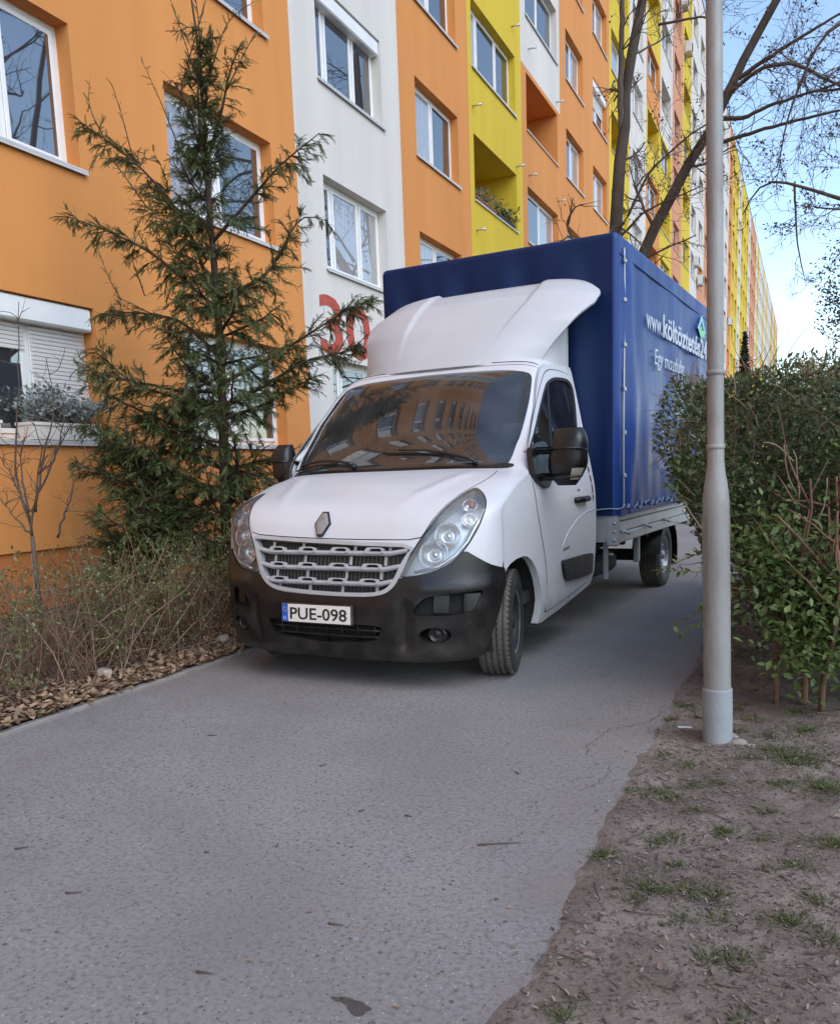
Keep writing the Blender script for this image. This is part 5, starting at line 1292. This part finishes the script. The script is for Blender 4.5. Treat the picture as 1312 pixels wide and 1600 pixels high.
# ---- the big hedge on the right
def big_hedge():
    x0, x1, y0, y1, h = 6.31, 8.3, 4.95, 15., 1.82
    o = thing('privet_hedge', 'tall clipped evergreen hedge with bare cut twigs behind the lamp post', 'hedge', (7.1, 6.0, .0)); B = np.array((7.1, 6., 0.)); r = np.random.default_rng(31)
    mb = MB()
    stems = [(6.9, 4.85, .03), (7.04, 4.85, .035), (7.12, 4.75, .03), (7.3, 4.9, .03), (7.5, 4.8, .03), (6.95, 5.7, .03), (7.05, 6.3, .03), (7.0, 7.2, .03), (7.0, 8.5, .03)]
    for x, y, rad in stems:
        P = wander(np.array((x, y, -.02))-B, (r.normal()*.25, r.normal()*.15+.05, 1), 1.3, 8, .12, .3, r); mb.tube(P, np.linspace(rad*.55, .005, 9), 6)
        for j in range(9):
            i = r.integers(2, 8); W = wander(P[i], (r.normal(), r.normal(), r.uniform(.2, 1)), r.uniform(.3, .7), 6, .2, .3, r); mb.tube(W, np.linspace(.007, .002, 7), 4)
    mb.build('stems', twig_brown, o)
    # twigs near the clipped surfaces
    mb = MB()
    def surf(n):
        """points near the front, left and top surfaces; returns point and outward direction"""
        f = r.choice(4, n, p=[.36, .26, .26, .12]); P = np.empty((n, 3)); Nn = np.zeros((n, 3)); u, v, w = r.uniform(0, 1, (3, n)); d = r.exponential(.10, n)
        z = .22+(h-.22)*v**.8
        front_x = x0+.02+(x1-x0)*u; yy = y0+(8-y0)*u**1.3
        P[:, 0] = np.where(f == 0, front_x, np.where(f == 1, x0+d, x0+(x1-x0)*w)); P[:, 1] = np.where(f == 0, y0+d, np.where(f == 1, yy, np.where(f == 2, y0+(9-y0)*u**1.2, 9+(y1-9)*u)))
        P[:, 2] = np.where(f >= 2, h-d*.8, z)
        Nn[f == 0] = (0, -1, .15); Nn[f == 1] = (-1, 0, .15); Nn[f >= 2] = (0, -.1, 1)
        bump = .09*np.sin(P[:, 0]*7+P[:, 2]*5)+.07*np.sin(P[:, 1]*6-P[:, 2]*7+1)
        P += Nn*bump[:, None]*.6
        # the foot is set back on the left, the middle leans out
        k = f < 2; zz = P[:, 2]; inset = np.clip((1.15-zz)/.6, 0, 1)
        P[:, 0] += np.where(k, inset*.26*(P[:, 0] < 6.9), 0); P[:, 1] -= np.where(f == 0, .20*np.exp(-((zz-.55)/.35)**2)*np.clip((P[:, 0]-6.75)/.3, 0, 1), 0)
        return P, Nn, f
    P, Nn, f = surf(2600)
    for p, n_ in zip(P, Nn):
        W = wander(p-B-n_*.10, n_*.7+r.normal(size=3)*.6+np.array([0, 0, .5]), r.uniform(.12, .30), 4, .18, .2, r); mb.tube(W, np.linspace(r.uniform(.0022, .0042), .0014, 5), 4, cap=False, mi=int(r.random() < .65))
    for (x, y, z, dx, dz, L) in ((6.95, 4.93, 1.32, -.6, .8, .22), (6.97, 4.92, 1.15, -.5, 1, .28), (6.98, 4.92, 1.12, .1, 1, .28), (6.80, 4.95, .78, -1, .15, .26), (6.62, 4.95, .8, .2, 1, .25), (6.5, 4.95, .95, -.5, .9, .22), (7.05, 4.9, .95, .4, .8, .3), (7.14, 4.85, .62, -.3, .9, .25)):
        W = wander(np.array((x, y, z))-B, (dx, -.25, dz), L, 6, .12, .05, r); mb.tube(W, np.linspace(.0060, .0028, 7), 5, mi=1)
    mb.build('cut_twigs', [twig_brown, twig_pale], o)
    for nm, n, m, lo, hi, cond in (('leaves', 52000, hedge_leaf, .026, .046, None), ('bright_leaves', 16000, hedge_leaf_b, .032, .060, 'low')):
        P, Nn, f = surf(n)
        gap = np.sin(P[:, 0]*9+1)*np.sin(P[:, 2]*8+P[:, 1]*3)+.6*np.sin(P[:, 1]*11+P[:, 2]*13)
        k = r.uniform(0, 1, n) < np.clip(.80+.45*gap, .12, 1)
        soft = (f == 0) & (P[:, 2] < .55) & (P[:, 0] < 6.95); k &= ~(soft & (r.uniform(0, 1, n) < .70))
        k &= ~((f == 1) & (P[:, 2] < .85) & (r.uniform(0, 1, n) < .75)); k &= ~((P[:, 0] < 6.62) & (P[:, 2] < .8) & (r.uniform(0, 1, n) < .8))
        if cond: k &= (r.uniform(0, 1, n) < np.clip(1.25-P[:, 2]/1.0, .06, 1))
        P, Nn = P[k], Nn[k]
        D = unit(Nn*.7+r.normal(size=P.shape)*.75+np.array([0, 0, .25])); X, Y, Z = frames(D, r, up=np.array([0, 0, 1.])+Nn*.6)
        scatter_mesh(nm, P-B, X, Y, Z, r.uniform(lo, hi, len(P))*np.where(P[:, 2] > 1.4, .8, 1.), LEAF, LEAF_F, m, o)
    n = 3200; c = np.array([(6.95, 4.72, .62), (7.15, 4.70, .55), (7.3, 4.75, .8), (6.85, 4.80, .85), (7.05, 4.62, .40), (7.25, 4.65, .62)]); i = r.integers(0, 6, n)
    P = c[i]+r.normal(size=(n, 3))*np.array([.11, .09, .12]); X, Y, Z = frames(r.normal(size=P.shape)*.8+np.array([0, -.6, .1]), r, up=np.array([0, -.4, 1.])); scatter_mesh('front_leaves', P-B, X, Y, Z, r.uniform(.035, .062, n), LEAF, LEAF_F, hedge_leaf_b, o)
    # dead-brown filling inside
    n = 26000; P = np.c_[r.uniform(x0+.12, x1, n), r.uniform(y0+.12, 9.5, n), r.uniform(.35, h-.05, n)]; P[:, 0] += .35*np.clip((1.1-P[:, 2])/.5, 0, 1)*(P[:, 0] < 6.8); X, Y, Z = frames(r.normal(size=P.shape), r); scatter_mesh('inner_leaves', P-B, X, Y, Z, r.uniform(.045, .08, n), LEAF, LEAF_F, hedge_leaf, o)
    # sprigs reaching over the path on the left
    mb = MB(); Cs, Ds = [], []
    for p, d, L in (((6.78, 4.9, .72), (-1, -.25, -.02), .58), ((6.75, 4.95, .68), (-.8, -.2, -.35), .50), ((6.70, 4.95, .6), (-.7, -.2, -.5), .42), ((6.6, 5.05, 1.02), (-.8, -.2, .2), .40), ((6.66, 5.0, .85), (-1., -.2, .05), .45)):
        W = wander(np.array(p)-B, d, L, 6, .1, .1, r); mb.tube(W, np.linspace(.0055, .002, 7), 4); u = r.uniform(.35, 1, 22)*5.99; j = u.astype(int); Cs.append(W[j]+(W[j+1]-W[j])*((u-j)[:, None])); Ds.append(unit(np.array(d)*.7+r.normal(size=(22, 3))*.6))
    mb.build('sprig_stems', twig_brown, o); Cs = np.concatenate(Cs); Ds = np.concatenate(Ds); X, Y, Z = frames(Ds, r, up=np.array([0, 0, 1.])); scatter_mesh('sprig_leaves', Cs, X, Y, Z, r.uniform(.035, .055, len(Cs)), LEAF, LEAF_F, hedge_leaf_b, o)
big_hedge()

# ---- bare deciduous trees
def bare_tree(name, label, base, mains, seed, spread=1., group='bare trees beyond the truck', leaves=500, twigs=1., lsz=.07):
    o = thing(name, label, 'tree', base, 0, group); B = np.array(base); r = np.random.default_rng(seed)
    tb = MB(); lb = MB(); ends = []
    def twig(p, d, L, rad, lev):
        n = 6; W = wander(p, d, L, n, .17, .10 if lev < 2 else -.05, r); (lb).tube(W, np.linspace(rad, rad*.45, n+1), 5 if rad > .02 else 3, cap=False); ends.append(W[-1]); ends.append(W[3])
        if lev >= 3: return
        for k in range(int(r.integers(3, 6)*twigs+.5)):
            i = r.integers(1, n+1); a = unit(W[i]-W[i-1]); s = unit(np.cross(a, r.normal(size=3))); twig(W[i], a*.75+s*r.uniform(.5, 1.), L*r.uniform(.40, .70), max(.0055, rad*r.uniform(.35, .55)), lev+1)
    for l, r0, r1, nb, bl, trunk in mains:
        P = resample(np.array(l)-B, 18); P[1:-1] += r.normal(size=(16, 3))*r0*.12; (tb if trunk else lb).tube(P, np.linspace(r0, r1, 18), 9 if trunk else 6)
        for k in range(nb):
            i = r.integers(5 if trunk else 2, 18); a = unit(P[i]-P[i-1]); s = unit(np.cross(a, r.normal(size=3))); d = a*.5+s; 
            twig(P[i], d, bl*r.uniform(.5, 1.2), max(.008, np.interp(i, [0, 17], [r0, r1])*r.uniform(.22, .4)), 1)
    tb.build('trunk', bark, o); lb.build('branches', twig_grey, o)
    E_ = np.array(ends); n = leaves; i = r.integers(0, len(E_), n); k = 5
    P = (E_[i][:, None, :]+r.normal(size=(n, k, 3))*.055*(lsz/.07)).reshape(-1, 3); X, Y, Z = frames(r.normal(size=P.shape), r); scatter_mesh('seed_clusters', P, X, Y, Z, r.uniform(.6, 1.2, len(P))*lsz, LEAF, LEAF_F, dead_leaf, o)
    return o
def dy(pts, a): return [(x, y+a*i, z) for i, (x, y, z) in enumerate(pts)]
bt = (2.95, 20.5, 0)
bare_tree('bare_tree', 'dark bare tree forking above the blue tarpaulin, two leaning trunks against the facade', bt, [
 ([(2.95, 20.5, -.1), (2.78, 20.5, 3.0), (2.8, 20.5, 5.83), (2.86, 20.5, 6.94), (2.97, 20.5, 8.16), (3.09, 20.5, 9.47), (3.25, 20.6, 10.48), (3.6, 20.7, 12.5)], .21, .09, 9, 1.5, True),
 ([(3.0, 20.5, 8.7), (2.98, 20.4, 9.4), (3.0, 20.3, 10.15), (3.08, 20.2, 12.2)], .08, .05, 5, 1.3, False),
 ([(2.95, 20.5, .2), (2.95, 20.5, 3.4), (3.26, 20.5, 5.77), (3.48, 20.5, 6.23), (4.23, 20.5, 7.54), (5.08, 20.5, 8.69), (5.51, 20.5, 9.73), (5.99, 20.5, 10.36), (6.7, 20.4, 11.5)], .17, .075, 12, 1.6, True),
 (dy([(3.24, 19.9, 6.77), (3.71, 19.8, 7.6), (4.62, 19.7, 8.19), (5.18, 19.6, 8.33)], 0), .035, .015, 8, 1.0, False),
 (dy([(3.0, 20.4, 6.5), (3.58, 20, 6.85), (4.76, 19.8, 7.11)], 0), .03, .012, 8, .9, False),
 (dy([(3.82, 20.3, 10.68), (4.83, 20, 10.5), (5.21, 19.8, 9.76)], 0), .03, .012, 4, .9, False),
 (dy([(5.08, 20.4, 8.6), (5.6, 20, 8.35), (6.08, 19.8, 8.45), (7.4, 19.5, 8.5)], 0), .05, .02, 9, 1.2, False),
 (dy([(5.0, 20.4, 8.1), (6.09, 19.8, 8.02), (6.79, 19.6, 8.0), (7.6, 19.5, 8.0)], 0), .045, .02, 9, 1.2, False),
 (dy([(5.29, 20.2, 8.97), (5.89, 19.8, 9.2), (6.53, 19.6, 9.09), (7.11, 19.5, 8.6), (7.7, 19.4, 8.2)], 0), .05, .02, 9, 1.2, False),
 (dy([(5.47, 20.2, 9.23), (6.29, 19.8, 9.46), (7.4, 19.5, 9.75)], 0), .05, .02, 8, 1.2, False)], 3, leaves=230, twigs=.9)
rt = (10.4, 19.2, 0)
bare_tree('bare_tree', 'bare tree at the right edge, drooping branches against the sky', rt, [
 ([(10.4, 19.2, -.1), (10.3, 19.2, 3), (10.0, 19.2, 6), (9.6, 19.3, 9), (9.3, 19.3, 12)], .2, .09, 14, 2.2, True),
 ([(10.1, 19.2, 5.2), (8.6, 19.4, 5.9), (7.44, 19.5, 6.35), (6.72, 19.5, 6.72), (6.12, 19.5, 7.0), (5.9, 19.5, 6.9), (5.65, 19.5, 6.34)], .07, .012, 12, 1.1, False),
 ([(6.6, 19.5, 6.8), (6.69, 19.5, 5.64), (6.83, 19.5, 5.0)], .025, .01, 5, .6, False),
 ([(9.9, 19.2, 7.2), (8.6, 19.4, 8.2), (7.36, 19.5, 8.39), (6.78, 19.5, 8.43)], .06, .02, 12, 1.4, False),
 ([(9.7, 19.2, 8.2), (8.4, 19.4, 9.6), (7.0, 19.5, 10.6), (6.0, 19.5, 11.0)], .06, .02, 12, 1.5, False),
 ([(9.6, 19.3, 9), (8.3, 19.0, 9.6), (7.0, 18.8, 9.2), (6.5, 18.7, 7.9), (6.3, 18.7, 6.9)], .05, .012, 12, 1.2, False),
 ([(10.2, 19.2, 4.4), (8.9, 19.0, 5.2), (7.8, 18.8, 5.9), (7.0, 18.8, 6.1)], .05, .015, 12, 1.2, False)], 14, leaves=330, twigs=.95)
# trees beyond the right edge, mirrored in the facade windows
for x, y, h, sd in ((11.2, 15.5, 15.0, 51), (12.6, 24.5, 16.0, 52)):
    bare_tree('bare_tree', 'nearer bare tree mirrored in the left orange facade windows' if h < 15.5 else 'farther bare tree mirrored in the white strip windows', (x, y, 0), [([(x, y, -.1), (x+.2, y, 3), (x-.1, y+.2, 6), (x, y, h)], .24, .06, 24, 2.8, True), ([(x, y, 3), (x+.5, y-1.0, 8), (x+.4, y-2.6, h-1)], .16, .05, 16, 2.6, False), ([(x, y, 3.4), (x+.9, y+1.6, 8), (x+1.0, y+3.2, h-1)], .16, .05, 16, 2.6, False)], sd, leaves=60, twigs=.8)
# far trees seen over the hedge
def far_tree(name, label, base, h, rx, rz, z0, n, m, seed, sz, cat='tree', cone=False):
    o = thing(name, label, cat, base); r = np.random.default_rng(seed)
    mb = MB(); mb.tube([(0, 0, -.1), (.1, 0, h*.5), (0, 0, h*.85)], [.22, .14, .04], 8)
    for k in range(26):
        z = r.uniform(.3, .8)*h; W = wander((0, 0, z), (r.normal(), r.normal(), .5), rx*r.uniform(.5, 1.), 6, .15, .2, r); mb.tube(W, np.linspace(.05, .012, 7), 4)
    mb.build('trunk', bark, o)
    if cone:
        u = r.uniform(0, 1, n)**.7; a = r.uniform(0, 2*PI, n); layer = .75+.25*np.sin(u*40); rad = rx*u*layer*r.uniform(.3, 1, n)**.5; P = np.c_[rad*np.cos(a), rad*np.sin(a), h-u*(h-z0)-.12*rad]
    else:
        c = r.normal(size=(60, 3)); c = unit(c)*r.uniform(.25, 1., (60, 1))**.5*np.array([rx, rx, rz])*.85; i = r.integers(0, 60, n); P = c[i]+r.normal(size=(n, 3))*np.array([rx, rx, rz])*.13+np.array([0, 0, z0+rz])
    X, Y, Z = frames(r.normal(size=P.shape), r); scatter_mesh('crown', P, X, Y, Z, r.uniform(.6, 1.3, n)*sz, LEAF, LEAF_F, m, o)
far_dark = leafmat('far_dark_leaf', (.055, .048, .048), (.09, .075, .07), .8, .1, .3)
far_sun_tint = leafmat('far_pale_leaf', (.42, .30, .17), (.52, .40, .26), .8, .2, .2)  # warm sunlight on the far foliage is put into this leaf colour
far_green = leafmat('far_spruce', (.02, .03, .02), (.03, .04, .03), .7, .1, .3)
far_tree('dense_tree', 'dense dark purplish tree far right above the hedge', (9.6, 46, 0), 13.0, 3.0, 3.4, 5.4, 5500, far_dark, 3, .16)
far_tree('spruce_tree', 'small dark spruce in front of the far facade, above the hedge', (3.1, 60, 0), 9.6, 1.05, 0, 2.0, 3500, far_green, 4, .22, cone=True)
for i, (x, y, h) in enumerate(((5.2, 66, 7.6), (7.1, 64, 8.4), (9.0, 66, 8.2))):  # far crowns whose sunlit look is painted by the leaf colour
    far_tree('pale_bush', ['pale golden bush above the hedge, leftmost next to the far facade end', 'pale golden bush above the hedge, middle one under the open sky', 'pale golden bush above the hedge, rightmost under the dark tree'][i], (x, y, 0), h, 1.5, 2.2, h-4.4, 3500, far_sun_tint, 40+i, .16, 'bush')

# ---- leaf litter, stones, debris, grass
r = np.random.default_rng(77)
n = 5200; x = LEFT_E-.012-np.abs(r.normal(size=n))*.28; y = r.uniform(1.8, 7.5, n); k = x > 1.6; x, y = x[k], y[k]; n = len(x)
P = np.c_[x, y, np.maximum(bed_z(x, y), .032*(x > 3.04))+r.uniform(.002, .032, n)]; D = np.c_[r.normal(size=(n, 2)), r.normal(size=n)*.3]; X, Y, Z = frames(D, r, up=np.array([0, 0, 1.2]))
LITTER = [(0, 0, 0), (.3, .30, .12), (1, 0, .10), (.3, -.30, .14), (.7, .22, .16), (.7, -.22, .12)]
tag(scatter_mesh('leaf_litter', P, X, Y, Z, r.uniform(.025, .065, n), LITTER, LEAF_F, dry_leaf), kind='stuff')
stone_m = mat('stone', (.34, .29, .25), .9, var=.2, vscale=9, bump=.6, bscale=40)
def stone(x, y, s, label, seed):
    q = np.random.default_rng(seed); bm = bmesh.new(); bmesh.ops.create_icosphere(bm, subdivisions=3, radius=1)
    cut = [(unit(q.normal(size=3)), q.uniform(.55, .85)) for _ in range(9)]
    for v in bm.verts:
        c = np.array(v.co)
        for nn_, d in cut:
            e = c@nn_-d
            if e > 0: c = c-nn_*e*.9
        v.co = Vector(c*np.array(s)*(1+q.normal()*.015))
    me = bpy.data.meshes.new('stone'); bm.to_mesh(me); bm.free(); me.materials.append(stone_m)
    o = bpy.data.objects.new('stone', me); C.objects.link(o); o.location = (x, y, float(bed_z(x, y))+s[2]*.55); tag(o, label, 'stone', 'stones in the leaf litter')
stone(2.77, 4.13, (.075, .06, .05), 'pale rounded stone in the leaf litter, nearer one by the path edge', 1)
stone(2.80, 5.37, (.075, .06, .055), 'pale blocky stone in the leaf litter near the truck bumper', 2)
# verge debris
n = 30000; y = r.uniform(.9, 7.0, n); x = RIGHT_E+.02+np.abs(r.normal(size=n))*1.1; k = (x < 9) & (np.sin(x*5+y*2)+np.sin(y*4-x*3)+r.normal(size=n)*.8 > -.6); x, y = x[k], y[k]; n = len(x)
P = np.c_[x, y, verge_z(x, y)+r.uniform(.001, .008, n)]; D = np.c_[r.normal(size=(n, 2)), r.normal(size=n)*.18]; X, Y, Z = frames(D, r, up=np.array([0, 0, 2.])); CH = [(0, .10, 0), (.2, -.17, 0), (1, -.04, .08), (.7, .2, .05)]
tag(scatter_mesh('wood_chips', P, X, Y, Z, r.uniform(.006, .024, n), CH, [(0, 1, 2, 3)], chip_m), kind='stuff')
n = 210; y = r.uniform(1.2, 6.5, n); x = RIGHT_E+.03+np.abs(r.normal(size=n))*.8; P = np.c_[x, y, verge_z(x, y)+.006]; D = np.c_[r.normal(size=(n, 2)), r.normal(size=n)*.15]; X, Y, Z = frames(D, r, up=np.array([0, 0, 2.]))
tag(scatter_mesh('fallen_leaves', P, X, Y, Z, r.uniform(.014, .034, n), LITTER, LEAF_F, dull_leaf), kind='stuff')
mb = MB()
for k in range(150):
    x, y = RIGHT_E+.05+abs(r.normal())*.9, r.uniform(1.2, 6.5)
    z = float(verge_z(np.array(x), np.array(y)))+.004; W = wander((x, y, z), (r.normal(), r.normal(), 0), r.uniform(.03, .16), 4, .15, 0, r); W[:, 2] = z+.002; mb.tube(W, np.linspace(.0025, .001, 5), 4)
for (x, y, L, a) in ((6.39, 2.29, .10, .4), (5.98, 2.67, .16, .6), (5.62, 2.82, .03, .2), (5.43, 2.79, .03, 1.), (5.75, 2.01, .05, .3), (5.54, 1.66, .05, .3), (4.84, 1.86, .06, .2), (4.39, 2.04, .05, .4), (5.08, 2.27, .02, 0), (5.3, 2.4, .03, 2.), (5.0, 3.2, .04, 1.), (4.2, 3.4, .05, .5), (5.9, 3.4, .04, 2.4)):
    W = wander((x, y, float(path_z(x, y))+.004), (math.cos(a), math.sin(a), 0), L, 4, .12, 0, r); W[:, 2] = float(path_z(x, y))+.005; mb.tube(W, np.linspace(.004, .0015, 5), 5)
tag(mb.build('twigs', twig_grey), kind='stuff')
n = 260; x = r.uniform(LEFT_E+.02, RIGHT_E, n); x = np.where(r.random(n) < .5, RIGHT_E-np.abs(r.normal(size=n))*.25, x); x = np.where(r.random(n) < .3, LEFT_E+np.abs(r.normal(size=n))*.15, x); y = r.uniform(1.3, 7, n); k = x > LEFT_E+.01; x, y = x[k], y[k]; n = len(x)
P = np.c_[x, y, path_z(x, y)+.003]; D = np.c_[r.normal(size=(n, 2)), r.normal(size=n)*.1]; X, Y, Z = frames(D, r, up=np.array([0, 0, 2.5])); tag(scatter_mesh('path_litter', P, X, Y, Z, r.uniform(.006, .022, n), LITTER, LEAF_F, dry_leaf), kind='stuff')
TUFT = [(7.0, 3.95, .16), (7.12, 3.56, .12), (6.5, 3.37, .06), (6.4, 3.35, .03), (6.61, 2.93, .06), (6.56, 2.88, .03), (6.42, 2.74, .06), (6.61, 2.54, .08), (6.72, 2.57, .05), (6.8, 2.57, .06), (6.82, 2.43, .04), (6.58, 3.72, .05), (6.63, 3.48, .04), (6.73, 3.54, .04), (6.92, 3.28, .05), (6.96, 3.57, .05), (7.02, 2.83, .05), (7.09, 2.61, .05), (7.14, 3.04, .08), (6.34, 4.23, .05), (6.4, 4.43, .05), (6.44, 4.7, .06), (6.81, 4.5, .05), (7.02, 4.68, .06), (7.01, 2.47, .04), (6.57, 2.44, .03), (6.52, 1.83, .05), (7.1, 2.4, .05), (6.81, 3.88, .03), (6.78, 3.02, .03), (7.05, 4.35, .09), (6.46, 3.86, .04), (6.72, 2.38, .035), (6.82, 2.18, .03)]
TUFT += [(RIGHT_E+.1+abs(r.normal())*.9, r.uniform(1.5, 7), r.uniform(.02, .06)) for _ in range(45)]
Ps, Ds = [], []
for x, y, rad in TUFT:
    n = int(30+(rad/.05)**2*150); a = r.uniform(0, 2*PI, n); q = rad*np.abs(r.normal(size=n))*.8; xx, yy = x+q*np.cos(a), y+q*np.sin(a); Ps.append(np.c_[xx, yy, verge_z(xx, yy)-.003]); Ds.append(np.c_[np.cos(a)*r.uniform(.2, 1.5, n), np.sin(a)*r.uniform(.2, 1.5, n), r.uniform(.3, 1.1, n)])
P = np.concatenate(Ps); D = np.concatenate(Ds); X, Y, Z = frames(D, r); BL = [(0, .045, 0), (0, -.045, 0), (.5, -.04, .03), (1, 0, -.12), (.5, .04, .03)]
tag(scatter_mesh('grass', P, X, Y, Z, r.uniform(.010, .031, len(P)), BL, [(0, 1, 2, 3, 4)], grass_m), kind='stuff')
mb = MB(); mb.box(-.035, .035, -.008, .008, 0, .003); o = mb.build('paper_scrap', paper_m); o.location = (6.50, 4.22, .03); o.rotation_euler = (.1, .1, .5); tag(o, 'small white paper scrap on the soil left of the lamp post', 'litter')
